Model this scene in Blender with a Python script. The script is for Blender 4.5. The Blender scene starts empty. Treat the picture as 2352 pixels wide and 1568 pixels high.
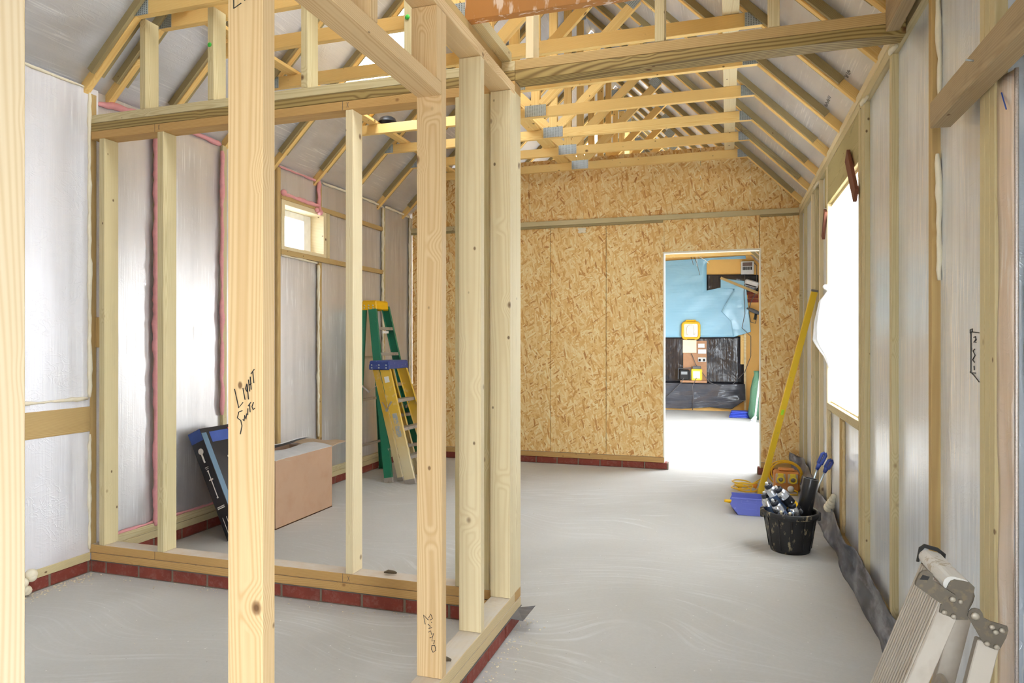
import bpy, bmesh, math, random
from mathutils import Vector, Matrix, noise as mnoise
from mathutils.geometry import tessellate_polygon
rnd = random.Random(7)
C = bpy.context.scene.collection
S = bpy.context.scene
# ------------------------------------------------------------------ camera, sky, exposure
cam_d = bpy.data.cameras.new('camera'); cam = bpy.data.objects.new('camera', cam_d); C.objects.link(cam)
cam_d.lens = 24.0; cam_d.sensor_width = 36.0; cam_d.sensor_fit = 'HORIZONTAL'; cam_d.clip_start = 0.02
cam_d.shift_y = 1.0 / 2352
cam.location = (0, 0, 1.25); cam.rotation_euler = (math.radians(90), 0, math.radians(17.5))
S.camera = cam
W = bpy.data.worlds.new('sky'); S.world = W; W.use_nodes = True
_bg = W.node_tree.nodes['Background']; _bg.inputs[0].default_value = (0.86, 0.93, 1.0, 1); _bg.inputs[1].default_value = 5.2
S.view_settings.view_transform = 'Standard'; S.view_settings.look = 'None'
S.view_settings.gamma = 1.0; S.view_settings.use_curve_mapping = False
S.view_settings.exposure = 1.83
S.cycles.max_bounces = 8; S.cycles.diffuse_bounces = 5; S.cycles.glossy_bounces = 3; S.cycles.transparent_max_bounces = 8
S.cycles.caustics_reflective = False; S.cycles.caustics_refractive = False
S.cycles.sample_clamp_indirect = 6.0
S.cycles.use_denoising = True; S.cycles.use_adaptive_sampling = True; S.cycles.adaptive_threshold = 0.05

# ------------------------------------------------------------------ materials
MATS = {}
def lin(r, g, b):
    f = lambda c: c / 12.92 if c <= 0.04045 else ((c + 0.055) / 1.055) ** 2.4
    return (f(r / 255), f(g / 255), f(b / 255), 1)
class NT:
    def __init__(s, name):
        s.m = bpy.data.materials.new(name); s.m.use_nodes = True
        s.t = s.m.node_tree; s.n = s.t.nodes; s.l = s.t.links
        s.b = s.n['Principled BSDF']; s.out = s.n['Material Output']
    def new(s, typ, ins=None, **kw):
        n = s.n.new(typ)
        for k, v in kw.items(): setattr(n, k, v)
        for k, v in (ins or {}).items():
            i = n.inputs[k]
            if isinstance(v, bpy.types.NodeSocket): s.l.new(v, i)
            else: i.default_value = v
        return n
    def math(s, op, a, b=None, clamp=False):
        n = s.n.new('ShaderNodeMath'); n.operation = op; n.use_clamp = clamp
        for i, v in enumerate((a, b)):
            if v is None: continue
            if isinstance(v, bpy.types.NodeSocket): s.l.new(v, n.inputs[i])
            else: n.inputs[i].default_value = v
        return n.outputs[0]
    def mix(s, fac, a, b, blend='MIX'):
        n = s.n.new('ShaderNodeMix'); n.data_type = 'RGBA'; n.blend_type = blend
        for i, v in ((0, fac), (6, a), (7, b)):
            if isinstance(v, bpy.types.NodeSocket): s.l.new(v, n.inputs[i])
            else: n.inputs[i].default_value = v
        return n.outputs[2]
    def ramp(s, fac, stops, interp='LINEAR'):
        n = s.n.new('ShaderNodeValToRGB'); n.color_ramp.interpolation = interp
        e = n.color_ramp.elements
        while len(e) < len(stops): e.new(0.5)
        for k, (p, c) in enumerate(stops):
            e[k].position = p; e[k].color = c if len(c) == 4 else (*c, 1)
        s.l.new(fac, n.inputs[0]); return n.outputs[0]
    def obj(s, rand=True, scale=(1, 1, 1)):
        tc = s.new('ShaderNodeTexCoord').outputs['Object']
        if rand:
            r = s.new('ShaderNodeObjectInfo').outputs['Random']
            v = s.new('ShaderNodeVectorMath', {0: (61.3, 23.7, 37.1)}, operation='SCALE'); s.l.new(r, v.inputs['Scale'])
            tc = s.new('ShaderNodeVectorMath', {0: tc, 1: v.outputs[0]}, operation='ADD').outputs[0]
        if scale != (1, 1, 1):
            tc = s.new('ShaderNodeVectorMath', {0: tc, 1: scale}, operation='MULTIPLY').outputs[0]
        return tc
    def mul(s, v, sc): return s.new('ShaderNodeVectorMath', {0: v, 1: sc}, operation='MULTIPLY').outputs[0]
    def noise(s, v, scale, detail=3, rough=0.5, dist=0.0):
        n = s.new('ShaderNodeTexNoise', {'Vector': v, 'Scale': scale, 'Detail': detail, 'Roughness': rough, 'Distortion': dist}); return n.outputs[0]
    def set(s, **kw):
        for k, v in kw.items():
            i = s.b.inputs[k.replace('_', ' ')]
            if isinstance(v, bpy.types.NodeSocket): s.l.new(v, i)
            else: i.default_value = v
    def bump(s, h, strength=0.3, dist=0.01):
        n = s.new('ShaderNodeBump', {'Height': h, 'Strength': strength, 'Distance': dist}); s.l.new(n.outputs[0], s.b.inputs['Normal'])

def flat(name, col, rough=0.5, metal=0.0, var=0.12, scale=18, bump=0.0):
    if name in MATS: return MATS[name]
    t = NT(name); o = t.obj()
    n = t.noise(o, scale, 4)
    c = t.mix(t.math('MULTIPLY', n, 1.0), tuple(max(0, x * (1 - var)) for x in col[:3]) + (1,), tuple(min(1, x * (1 + var)) for x in col[:3]) + (1,))
    t.set(Base_Color=c, Roughness=rough, Metallic=metal)
    if bump: t.bump(n, bump, 0.004)
    MATS[name] = t.m; return t.m

def wood(name, light, dark, knot=(110, 62, 26), contrast=0.5, ringf=1200.0, green=0.0, knots=0.35, dirt=0.15, rough=0.62, dust=0.0, wander=0.10):
    """softwood, grain along local X"""
    if name in MATS: return MATS[name]
    t = NT(name); o = t.obj()
    # knots : sparse spheres
    kv = t.new('ShaderNodeTexVoronoi', {'Vector': t.mul(o, (0.8, 1, 1)), 'Scale': 8.0, 'Randomness': 1.0})
    kd = kv.outputs['Distance']; kr = t.new('ShaderNodeSeparateColor', {0: kv.outputs['Color']}).outputs[0]
    on = t.math('LESS_THAN', kr, knots)
    kmask = t.math('MULTIPLY', t.new('ShaderNodeMapRange', {'Value': kd, 'From Min': 0.115, 'From Max': 0.075, 'To Min': 0.0, 'To Max': 1.0}).outputs[0], on)
    kcore = t.math('MULTIPLY', t.new('ShaderNodeMapRange', {'Value': kd, 'From Min': 0.07, 'From Max': 0.04, 'To Min': 0.0, 'To Max': 1.0}).outputs[0], on)
    pv = t.new('ShaderNodeTexVoronoi', {'Vector': t.mul(o, (0.7, 1, 1)), 'Scale': 15.0, 'Randomness': 1.0}); prn = t.new('ShaderNodeSeparateColor', {0: pv.outputs['Color']}).outputs[1]
    pin = t.math('MULTIPLY', t.new('ShaderNodeMapRange', {'Value': pv.outputs['Distance'], 'From Min': 0.10, 'From Max': 0.055, 'To Min': 0.0, 'To Max': 1.0}).outputs[0], t.math('LESS_THAN', prn, min(knots * 1.3, .5)))
    kdef = t.math('MULTIPLY', t.new('ShaderNodeMapRange', {'Value': kd, 'From Min': 0.4, 'From Max': 0.05, 'To Min': 0.0, 'To Max': 1.0, }, interpolation_type='SMOOTHSTEP').outputs[0], on)
    # growth rings around a pith that wanders along X
    lo = t.noise(t.mul(o, (0.6, 0.15, 0.15)), 1.2, 1, 0.3)
    lo2 = t.noise(t.mul(o, (0.7, 3.0, 3.0)), 2.4, 1, 0.4)
    sx = t.new('ShaderNodeSeparateXYZ', {0: t.new('ShaderNodeTexCoord').outputs['Object']})
    r1 = t.new('ShaderNodeObjectInfo').outputs['Random']
    py = t.math('ADD', sx.outputs[1], t.math('MULTIPLY', t.math('SUBTRACT', lo, 0.5), wander))
    pz = t.math('ADD', t.math('ADD', sx.outputs[2], t.math('MULTIPLY', t.math('SUBTRACT', r1, 0.5), 0.10)), 0.055)
    rad = t.math('SQRT', t.math('ADD', t.math('MULTIPLY', py, py), t.math('MULTIPLY', pz, pz)))
    rad = t.math('ADD', rad, t.math('MULTIPLY', lo2, 0.008))
    rad = t.math('ADD', rad, t.math('MULTIPLY', kdef, 0.013))
    ring = t.math('MULTIPLY', t.math('ADD', t.math('SINE', t.math('MULTIPLY', rad, ringf)), 1.0), 0.5)
    ring = t.math('POWER', ring, 1.7)
    fine = t.noise(t.mul(o, (3, 260, 260)), 1.0, 2, 0.5)
    base = t.mix(t.math('MULTIPLY', ring, contrast), light, dark)
    base = t.mix(t.math('MULTIPLY', t.math('SUBTRACT', fine, 0.3), 0.45, True), base, dark)
    tone = t.noise(t.mul(o, (0.7, 4, 4)), 1.0, 2)
    base = t.mix(t.math('MULTIPLY', tone, 0.35), base, t.mix(0.5, light, dark))
    if green:
        g = t.noise(t.mul(o, (1.2, 5, 5)), 1.3, 3)
        base = t.mix(t.math('MULTIPLY', g, green), base, lin(138, 142, 92), )
    if dirt:
        dn = t.new('ShaderNodeMapRange', {'Value': t.noise(t.mul(o, (2.2, 9, 9)), 1.7, 5, 0.6), 'From Min': 0.56, 'From Max': 0.78}).outputs[0]
        base = t.mix(t.math('MULTIPLY', dn, dirt), base, lin(92, 80, 62))
    # per-board tone
    base = t.mix(t.math('MULTIPLY', r1, 0.22), base, t.mix(0.6, light, dark))
    k = lin(*knot)
    base = t.mix(t.math('MULTIPLY', kmask, 0.65), base, k)
    base = t.mix(t.math('MULTIPLY', kcore, 0.6), base, lin(knot[0] * .62, knot[1] * .62, knot[2] * .62))
    base = t.mix(t.math('MULTIPLY', pin, 0.8), base, lin(knot[0] * .8, knot[1] * .75, knot[2] * .7))
    if dust:
        nzv = t.new('ShaderNodeSeparateXYZ', {0: t.new('ShaderNodeNewGeometry').outputs['Normal']}).outputs[2]
        dm = t.math('MULTIPLY', t.math('GREATER_THAN', nzv, 0.9), t.math('MULTIPLY', t.math('ADD', t.noise(o, 14, 5, .65), .35), dust, True))
        base = t.mix(dm, base, lin(212, 204, 194))
    t.set(Base_Color=base, Roughness=rough)
    t.b.inputs['Specular IOR Level'].default_value = 0.25
    MATS[name] = t.m; return t.m

def foil(name, col, rough=0.34, metal=0.8, axis=2, streak=0.5, wrinkle=0.5, film=0.0, dk=0.74, fs=26.0, sl=0.9):
    """aluminium-faced insulation board; streaks run along object axis"""
    if name in MATS: return MATS[name]
    t = NT(name); o = t.obj(False)
    sc = [fs, fs, fs]; sc[axis] = sl
    st = t.noise(t.mul(o, tuple(sc)), 1.0, 4, 0.55)
    sc2 = [95.0, 95.0, 95.0]; sc2[axis] = 2.6 * sl / .9
    st2 = t.noise(t.mul(o, tuple(sc2)), 1.0, 3, 0.6)
    ln = t.new('ShaderNodeMapRange', {'Value': st2, 'From Min': 0.555, 'From Max': 0.60}).outputs[0]
    blot = t.noise(o, 2.1, 4, 0.55)
    brk = t.new('ShaderNodeMapRange', {'Value': t.noise(o, 3.1, 3, 0.6), 'From Min': 0.46, 'From Max': 0.62}).outputs[0]
    ln = t.math('MULTIPLY', ln, brk)
    cr = t.noise(t.mul(o, (9, 9, 15)), 1.0, 2, 0.5, 2.2)
    crk = t.math('MULTIPLY', t.new('ShaderNodeMapRange', {'Value': t.math('ABSOLUTE', t.math('SUBTRACT', cr, 0.5)), 'From Min': 0.0, 'From Max': 0.06, 'To Min': 0.45, 'To Max': 0.0}).outputs[0], t.new('ShaderNodeMapRange', {'Value': t.noise(o, 6, 2), 'From Min': 0.42, 'From Max': 0.60}).outputs[0])
    dark = tuple(c * dk for c in col[:3]) + (1,)
    stm = t.new('ShaderNodeMapRange', {'Value': st, 'From Min': 0.40, 'From Max': 0.66}).outputs[0]
    stm = t.math('MULTIPLY', stm, t.new('ShaderNodeMapRange', {'Value': t.noise(o, 1.7, 4, 0.65, 0.8), 'From Min': 0.3, 'From Max': 0.62, 'To Min': 0.25}).outputs[0])
    c = t.mix(stm, col, dark)
    c = t.mix(t.math('MULTIPLY', ln, streak), c, (0.93, 0.93, 0.93, 1))  # white scratches and film highlights, both mixed into the foil colour
    t.set(Base_Color=c, Metallic=t.math('SUBTRACT', metal, t.math('MULTIPLY', ln, 0.5)), Roughness=t.math('ADD', rough, t.math('MULTIPLY', blot, 0.16)))
    h = t.math('ADD', t.math('MULTIPLY', crk, wrinkle), t.math('MULTIPLY', st2, 0.5))
    h = t.math('ADD', h, t.math('MULTIPLY', blot, 1.2))
    t.bump(h, 0.32, 0.005)
    if film:
        t.b.inputs['Coat Weight'].default_value = film; t.b.inputs['Coat Roughness'].default_value = 0.16
    MATS[name] = t.m; return t.m

def osb(name):
    if name in MATS: return MATS[name]
    t = NT(name); o = t.obj(False)
    def layer(rot, off, sx, sz):
        m = t.new('ShaderNodeMapping', {'Vector': o, 'Location': (off, 0, off * 1.7), 'Rotation': (0, rot, 0)}, vector_type='POINT').outputs[0]
        wob = t.new('ShaderNodeTexNoise', {'Vector': o, 'Scale': 3.0, 'Detail': 2.0}).outputs[1]
        m = t.new('ShaderNodeVectorMath', {0: m, 1: t.mul(wob, (0.03, 0, 0.03))}, operation='ADD').outputs[0]
        sp = t.new('ShaderNodeSeparateXYZ', {0: m}); q = t.new('ShaderNodeCombineXYZ', {0: t.math('MULTIPLY', sp.outputs[0], sx), 1: t.math('MULTIPLY', sp.outputs[2], sz)}).outputs[0]
        v = t.new('ShaderNodeTexVoronoi', {'Vector': q, 'Scale': 1.0, 'Randomness': 1.0}, voronoi_dimensions='2D')
        s = t.new('ShaderNodeSeparateColor', {0: v.outputs['Color']})
        e = t.new('ShaderNodeTexVoronoi', {'Vector': q, 'Scale': 1.0}, feature='DISTANCE_TO_EDGE', voronoi_dimensions='2D').outputs['Distance']
        gr = t.new('ShaderNodeTexNoise', {'Vector': t.mul(q, (1.2, 9, 1)), 'Scale': 1.0, 'Detail': 1.0}, noise_dimensions='2D').outputs[0]
        return s.outputs[0], s.outputs[1], e, gr
    L = [layer(a, k * 3.3, sx, sz) for k, (a, sx, sz) in enumerate(((0.15, 12, 62), (-0.85, 12, 66), (1.25, 12, 60), (2.25, 13, 68), (0.6, 16, 80), (1.75, 15, 74)))]
    stops = [(0.0, lin(252, 234, 186)), (0.22, lin(247, 219, 160)), (0.55, lin(240, 202, 134)), (0.82, lin(228, 178, 106)), (0.925, lin(204, 142, 78)), (0.968, lin(150, 90, 48))]
    col = None; edge = None
    for k, (a, b, e, g) in enumerate(L):
        c = t.ramp(t.math('ADD', t.math('MULTIPLY', a, 0.86), t.math('MULTIPLY', g, 0.14)), stops)
        if col is None: col, edge = c, e
        else:
            m = t.math('LESS_THAN', b, 0.30)
            col = t.mix(m, col, c); edge = t.new('ShaderNodeMix', {0: m, 2: edge, 3: e}).outputs[0]
    ed = t.new('ShaderNodeMapRange', {'Value': edge, 'From Min': 0.0, 'From Max': 0.05, 'To Min': 0.18, 'To Max': 0.0}).outputs[0]
    col = t.mix(ed, col, lin(176, 128, 74))
    t.set(Base_Color=col, Roughness=0.6); t.b.inputs['Specular IOR Level'].default_value = 0.3
    MATS[name] = t.m; return t.m

def concrete(name):
    t = NT(name); o = t.obj(False)
    big = t.noise(o, 0.9, 4, 0.55, 0.6)
    wob = t.new('ShaderNodeTexNoise', {'Vector': o, 'Scale': 0.9, 'Detail': 2.0}).outputs[1]
    ov = t.new('ShaderNodeVectorMath', {0: o, 1: t.mul(wob, (1.6, 1.6, 0))}, operation='ADD').outputs[0]
    sw = t.noise(t.mul(t.new('ShaderNodeVectorMath', {0: o, 1: t.mul(t.new('ShaderNodeTexNoise', {'Vector': o, 'Scale': 0.7, 'Detail': 1.0}).outputs[1], (1.5, 1.5, 0))}, operation='ADD').outputs[0], (2.2, 46, 1)), 1.0, 4, 0.62)
    fine = t.noise(o, 60, 5, 0.65)
    c = t.mix(big, lin(184, 180, 173), lin(214, 213, 209))
    swm = t.math('MULTIPLY', t.new('ShaderNodeMapRange', {'Value': sw, 'From Min': 0.50, 'From Max': 0.74}).outputs[0], t.new('ShaderNodeMapRange', {'Value': t.noise(o, 1.1, 3, 0.5, 0.8), 'From Min': 0.40, 'From Max': 0.64}).outputs[0])
    c = t.mix(t.math('MULTIPLY', swm, 0.7), c, lin(234, 235, 235))
    c = t.mix(t.math('MULTIPLY', fine, 0.25), c, lin(150, 144, 134))
    sp = t.new('ShaderNodeTexVoronoi', {'Vector': o, 'Scale': 34.0}); spc = t.new('ShaderNodeSeparateColor', {0: sp.outputs['Color']}).outputs[0]
    spm = t.math('MULTIPLY', t.math('LESS_THAN', sp.outputs['Distance'], 0.10), t.math('GREATER_THAN', spc, 0.90))
    c = t.mix(t.math('MULTIPLY', spm, 0.8), c, lin(236, 234, 228))
    spd = t.math('MULTIPLY', t.math('LESS_THAN', sp.outputs['Distance'], 0.07), t.math('LESS_THAN', spc, 0.05))
    c = t.mix(t.math('MULTIPLY', spd, 0.7), c, lin(110, 102, 92))
    t.set(Base_Color=c, Roughness=0.72); t.b.inputs['Specular IOR Level'].default_value = 0.35
    t.bump(t.math('ADD', t.math('MULTIPLY', swm, 0.5), t.math('ADD', fine, 0.0)), 0.18, 0.003)
    MATS[name] = t.m; return t.m

def brick(name):
    t = NT(name); o = t.obj(False)
    n = t.noise(o, 9, 4); d = t.noise(o, 30, 5, 0.7)
    c = t.mix(n, lin(112, 46, 36), lin(150, 70, 56))
    c = t.mix(t.math('MULTIPLY', t.new('ShaderNodeMapRange', {'Value': d, 'From Min': 0.5, 'From Max': 0.8}).outputs[0], 0.35), c, lin(176, 150, 136))
    t.set(Base_Color=c, Roughness=0.85); t.bump(d, 0.3, 0.003); MATS[name] = t.m; return t.m

def sheet(name, col, trans=0.5, rough=0.25, transp=0.0, axis=2, wr=0.5, fq=18.0):
    """polythene film"""
    t = NT(name); o = t.obj(False)
    sc = [fq, fq, fq]; sc[axis] = fq * .07
    w1 = t.noise(t.mul(o, tuple(sc)), 1.0, 4, 0.6); w2 = t.noise(o, fq * .33, 3, 0.45, 1.0)
    h = t.math('ADD', w1, t.math('MULTIPLY', w2, 1.5))
    t.set(Base_Color=col, Roughness=rough); t.bump(h, wr, 0.02)
    nrm = t.b.inputs['Normal'].links[0].from_socket
    last = t.b.outputs[0]
    if trans:
        tr = t.new('ShaderNodeBsdfTranslucent', {'Color': col, 'Normal': nrm})
        m = t.new('ShaderNodeMixShader', {0: trans, 1: last, 2: tr.outputs[0]}); last = m.outputs[0]
    if transp:
        tp = t.new('ShaderNodeBsdfTransparent', {'Color': (0.97, 0.98, 1, 1)})
        m = t.new('ShaderNodeMixShader', {0: transp, 1: last, 2: tp.outputs[0]}); last = m.outputs[0]
    t.l.new(last, t.out.inputs[0]); MATS[name] = t.m; return t.m

def dirt_or_glint(name, col, spot, rough=0.5, metal=0.0, amt=0.6, scale=22, lo=0.58, hi=0.66, sx=(1, 1, 1)):  # random spots
    t = NT(name); o = t.mul(t.obj(), sx)
    n = t.noise(o, scale, 4, 0.6); n2 = t.noise(o, 5, 3)
    c = t.mix(t.math('MULTIPLY', n2, 0.5), col, tuple(x * 0.72 for x in col[:3]) + (1,))
    m = t.new('ShaderNodeMapRange', {'Value': n, 'From Min': lo, 'From Max': hi}).outputs[0]
    c = t.mix(t.math('MULTIPLY', m, amt), c, spot)
    t.set(Base_Color=c, Roughness=t.math('ADD', rough, t.math('MULTIPLY', m, 0.2)), Metallic=metal)
    t.bump(n, 0.1, 0.002); MATS[name] = t.m; return t.m

PALE = wood('pale_softwood', lin(234, 208, 162), lin(196, 150, 94), contrast=0.55, knots=0.45, dirt=0.10, ringf=1500)
WHITEW = wood('planed_softwood', lin(240, 226, 188), lin(208, 180, 128), contrast=0.45, knots=0.5, dirt=0.08)
GREENW = wood('treated_softwood', lin(228, 213, 172), lin(186, 160, 110), contrast=0.5, green=0.30, knots=0.30, dirt=0.14)
TANW = wood('tan_treated_softwood', lin(210, 180, 124), lin(164, 126, 74), contrast=0.5, green=0.18, knots=0.25, dirt=0.16)
RINGW = wood('flat_sawn_treated_softwood', lin(190, 164, 104), lin(98, 66, 32), contrast=0.9, ringf=430, green=0.2, knots=0.5, dirt=0.1, wander=0.42)
AMBER = wood('truss_softwood', lin(248, 217, 146), lin(224, 168, 84), contrast=0.45, knots=0.28, dirt=0.06)
BATTEN = wood('treated_batten_wood', lin(184, 166, 124), lin(132, 106, 68), contrast=0.5, green=0.35, knots=0.28, dirt=0.25)
GREYW = wood('weathered_softwood', lin(186, 164, 128), lin(136, 112, 80), contrast=0.35, knots=0.25, dirt=0.45, rough=0.8)
REDW = wood('stained_brown_wood', lin(134, 84, 66), lin(92, 52, 40), contrast=0.5, knots=0.1, dirt=0.2)
OSB = osb('strand_board')
CONC = concrete('screed')
BRICK = brick('red_brick'); MORTAR = flat('mortar', lin(126, 114, 98), 0.9, bump=0.3, scale=60)
FOIL_R = foil('foil_right', lin(232, 239, 248), 0.28, 0.38, 2, 1.0, 0.8, 0.5, 0.80, 34.0, 2.0)
FOIL_L = foil('foil_left', lin(222, 219, 218), 0.30, 0.58, 2, 0.6, 0.3, 0.0, 0.86, 12.0)
FOIL_N = foil('foil_lobby', lin(236, 235, 240), 0.34, 0.35, 2, 0.3, 0.9, 0.0, 0.9, 8.0)
FOIL_C = foil('foil_ceiling', lin(218, 218, 222), 0.30, 0.6, 1, 0.5, 0.5, 0.0, 0.80, 6.0)
PINK = flat('pink_foam', lin(232, 164, 166), 0.85, var=0.1, scale=40, bump=0.4)
CREAM = flat('cream_foam', lin(236, 226, 200), 0.85, var=0.08, scale=40, bump=0.4)
YELLOWFOAM = flat('yellowed_foam', lin(214, 190, 142), 0.85, var=0.15, scale=50, bump=0.5)
GALV = flat('galvanised_steel', lin(186, 196, 200), 0.38, 0.75, 0.2, 60)
INK = flat('black_marker', (0.012, 0.012, 0.014, 1), 0.6)
PENCIL = flat('pencil', (0.10, 0.09, 0.08, 1), 0.7)
DPC = sheet('grey_membrane', lin(104, 106, 112), 0.0, 0.32, 0, 1, 0.5, 14.0)
POLY = sheet('white_polythene', (0.97, 0.98, 1.0, 1), 0.85, 0.35, 0.12, 2, 0.5)
CLEARP = sheet('clear_polythene', (0.97, 0.96, 0.93, 1), 0.0, 0.30, 0.04, 2, 0.6, 9.0)

# ------------------------------------------------------------------ builders
def mk(name, bm, mat, parent=None, M=None, smooth=False):
    me = bpy.data.meshes.new(name)
    bmesh.ops.recalc_face_normals(bm, faces=bm.faces)
    bm.to_mesh(me); bm.free()
    for m in (mat if isinstance(mat, (list, tuple)) else [mat]): me.materials.append(m)
    if smooth:
        for p in me.polygons: p.use_smooth = True
    o = bpy.data.objects.new(name, me); C.objects.link(o)
    if M is not None: o.matrix_world = M
    if parent is not None:
        o.parent = parent
        o.matrix_parent_inverse = world_of(parent).inverted()
    return o
def world_of(p):
    # world matrix without a depsgraph update
    m = p.matrix_basis.copy()
    if p.parent: m = world_of(p.parent) @ p.matrix_parent_inverse @ m
    return m
def thing(name, label, cat, loc=(0, 0, 0), group=None):
    o = bpy.data.objects.new(name, None); C.objects.link(o); o.location = loc; o.empty_display_size = 0.1
    return tag(o, label, cat, group)
def tag(o, label, cat, group=None):
    o['label'] = label; o['category'] = cat
    if group: o['group'] = group
    return o
def struct(o, label=None, cat=None):
    o['kind'] = 'structure'
    if label: o['label'] = label
    if cat: o['category'] = cat
    return o
def add_box(bm, x0, x1, y0, y1, z0, z1, bev=0.0, M=None, mi=0):
    vs = [bm.verts.new(v) for v in ((x0, y0, z0), (x1, y0, z0), (x1, y1, z0), (x0, y1, z0), (x0, y0, z1), (x1, y0, z1), (x1, y1, z1), (x0, y1, z1))]
    fs = [bm.faces.new([vs[i] for i in f]) for f in ((0, 3, 2, 1), (4, 5, 6, 7), (0, 1, 5, 4), (1, 2, 6, 5), (2, 3, 7, 6), (3, 0, 4, 7))]
    for f in fs: f.material_index = mi
    allv = vs
    if bev > 0:
        es = list({e for f in fs for e in f.edges})
        r = bmesh.ops.bevel(bm, geom=es, offset=bev, segments=1, affect='EDGES', clamp_overlap=True)
        allv = list({v for f in r['faces'] for v in f.verts} | {v for v in vs if v.is_valid})
        for f in r['faces']: f.material_index = mi
    if M is not None: bmesh.ops.transform(bm, matrix=M, verts=allv)
    return allv
def board(name, p0, p1, w, t, mat, parent=None, up=(0, 0, 1), bev=0.0018, ends=(0, 0)):
    """timber from p0 to p1; local X = length, Z = 'up' direction (size t), Y = across (size w)"""
    p0, p1 = Vector(p0), Vector(p1); d = (p1 - p0); L = d.length; x = d.normalized()
    z = Vector(up); z = (z - x * z.dot(x)).normalized(); y = z.cross(x)
    bm = bmesh.new(); add_box(bm, -L / 2, L / 2, -w / 2, w / 2, -t / 2, t / 2, bev)
    M = Matrix((x, y, z)).transposed().to_4x4(); M.translation = (p0 + p1) / 2
    return mk(name, bm, mat, parent, M)
def bx(name, x0, x1, y0, y1, z0, z1, mat, parent=None, bev=0.0018):
    """axis aligned timber, grain along its longest side"""
    c = ((x0 + x1) / 2, (y0 + y1) / 2, (z0 + z1) / 2); s = (x1 - x0, y1 - y0, z1 - z0)
    a = s.index(max(s))
    if a == 0: return board(name, (x0, c[1], c[2]), (x1, c[1], c[2]), s[1], s[2], mat, parent, (0, 0, 1), bev)
    if a == 1: return board(name, (c[0], y0, c[2]), (c[0], y1, c[2]), s[0], s[2], mat, parent, (0, 0, 1), bev)
    return board(name, (c[0], c[1], z0), (c[0], c[1], z1), s[0], s[1], mat, parent, (0, 1, 0), bev)
def box(name, x0, x1, y0, y1, z0, z1, mat, parent=None, bev=0.0, M=None):
    bm = bmesh.new(); add_box(bm, x0, x1, y0, y1, z0, z1, bev); return mk(name, bm, mat, parent, M)
def add_tube(bm, pts, r, n=8, caps=True, flat_=1.0, closed=False):
    pts = [Vector(p) for p in pts]; rs = r if isinstance(r, (list, tuple)) else [r] * len(pts)
    rings = []; prev = None
    for i, p in enumerate(pts):
        a = pts[max(i - 1, 0)]; b = pts[min(i + 1, len(pts) - 1)]
        if closed: a = pts[i - 1]; b = pts[(i + 1) % len(pts)]
        d = (b - a).normalized()
        if prev is None: u = d.orthogonal().normalized()
        else: u = (prev - d * prev.dot(d)); u = u.normalized() if u.length > 1e-6 else d.orthogonal().normalized()
        prev = u; v = d.cross(u)
        rings.append([bm.verts.new(p + (u * math.cos(2 * math.pi * k / n) + v * math.sin(2 * math.pi * k / n) * flat_) * rs[i]) for k in range(n)])
    m = len(rings)
    for i in range(m if closed else m - 1):
        A, B = rings[i], rings[(i + 1) % m]
        for k in range(n): bm.faces.new((A[k], A[(k + 1) % n], B[(k + 1) % n], B[k]))
    if caps and not closed:
        bm.faces.new(rings[0][::-1]); bm.faces.new(rings[-1])
def tube(name, pts, r, mat, parent=None, n=8, closed=False, smooth=True):
    bm = bmesh.new(); add_tube(bm, pts, r, n, closed=closed); return mk(name, bm, mat, parent, None, smooth)
def add_lathe(bm, prof, n=24, M=None, sx=1.0):
    rings = []
    for r, z in prof:
        rings.append([bm.verts.new((r * sx * math.cos(2 * math.pi * k / n), r * math.sin(2 * math.pi * k / n), z)) for k in range(n)] if r > 1e-6 else [bm.verts.new((0, 0, z))])
    for A, B in zip(rings, rings[1:]):
        for k in range(n):
            if len(A) == 1 and len(B) == 1: continue
            if len(A) == 1: bm.faces.new((A[0], B[(k + 1) % n], B[k]))
            elif len(B) == 1: bm.faces.new((A[k], A[(k + 1) % n], B[0]))
            else: bm.faces.new((A[k], A[(k + 1) % n], B[(k + 1) % n], B[k]))
    if M is not None: bmesh.ops.transform(bm, matrix=M, verts=[v for r in rings for v in r])
def lathe(name, prof, mat, parent=None, M=None, n=24, sx=1.0):
    bm = bmesh.new(); add_lathe(bm, prof, n, None, sx); return mk(name, bm, mat, parent, M, True)
def add_prism(bm, poly, d0, d1, axis='y', mi=0):
    """extrude polygon (2-D) between d0 and d1 along axis"""
    f = {'y': lambda a, b, d: (a, d, b), 'x': lambda a, b, d: (d, a, b), 'z': lambda a, b, d: (a, b, d)}[axis]
    A = [bm.verts.new(f(a, b, d0)) for a, b in poly]; B = [bm.verts.new(f(a, b, d1)) for a, b in poly]
    n = len(poly); fs = [bm.faces.new(A[::-1]), bm.faces.new(B)]
    for i in range(n): fs.append(bm.faces.new((A[i], A[(i + 1) % n], B[(i + 1) % n], B[i])))
    for q in fs: q.material_index = mi
def prism(name, poly, d0, d1, mat, parent=None, axis='y', M=None):
    bm = bmesh.new(); add_prism(bm, poly, d0, d1, axis); return mk(name, bm, mat, parent, M)
def aim(p, d, up=(0, 0, 1)):
    """matrix at p whose Z points along d"""
    z = Vector(d).normalized(); u = Vector(up); x = u.cross(z)
    if x.length < 1e-4: x = Vector((1, 0, 0))
    x.normalize(); y = z.cross(x)
    M = Matrix((x, y, z)).transposed().to_4x4(); M.translation = Vector(p); return M
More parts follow.
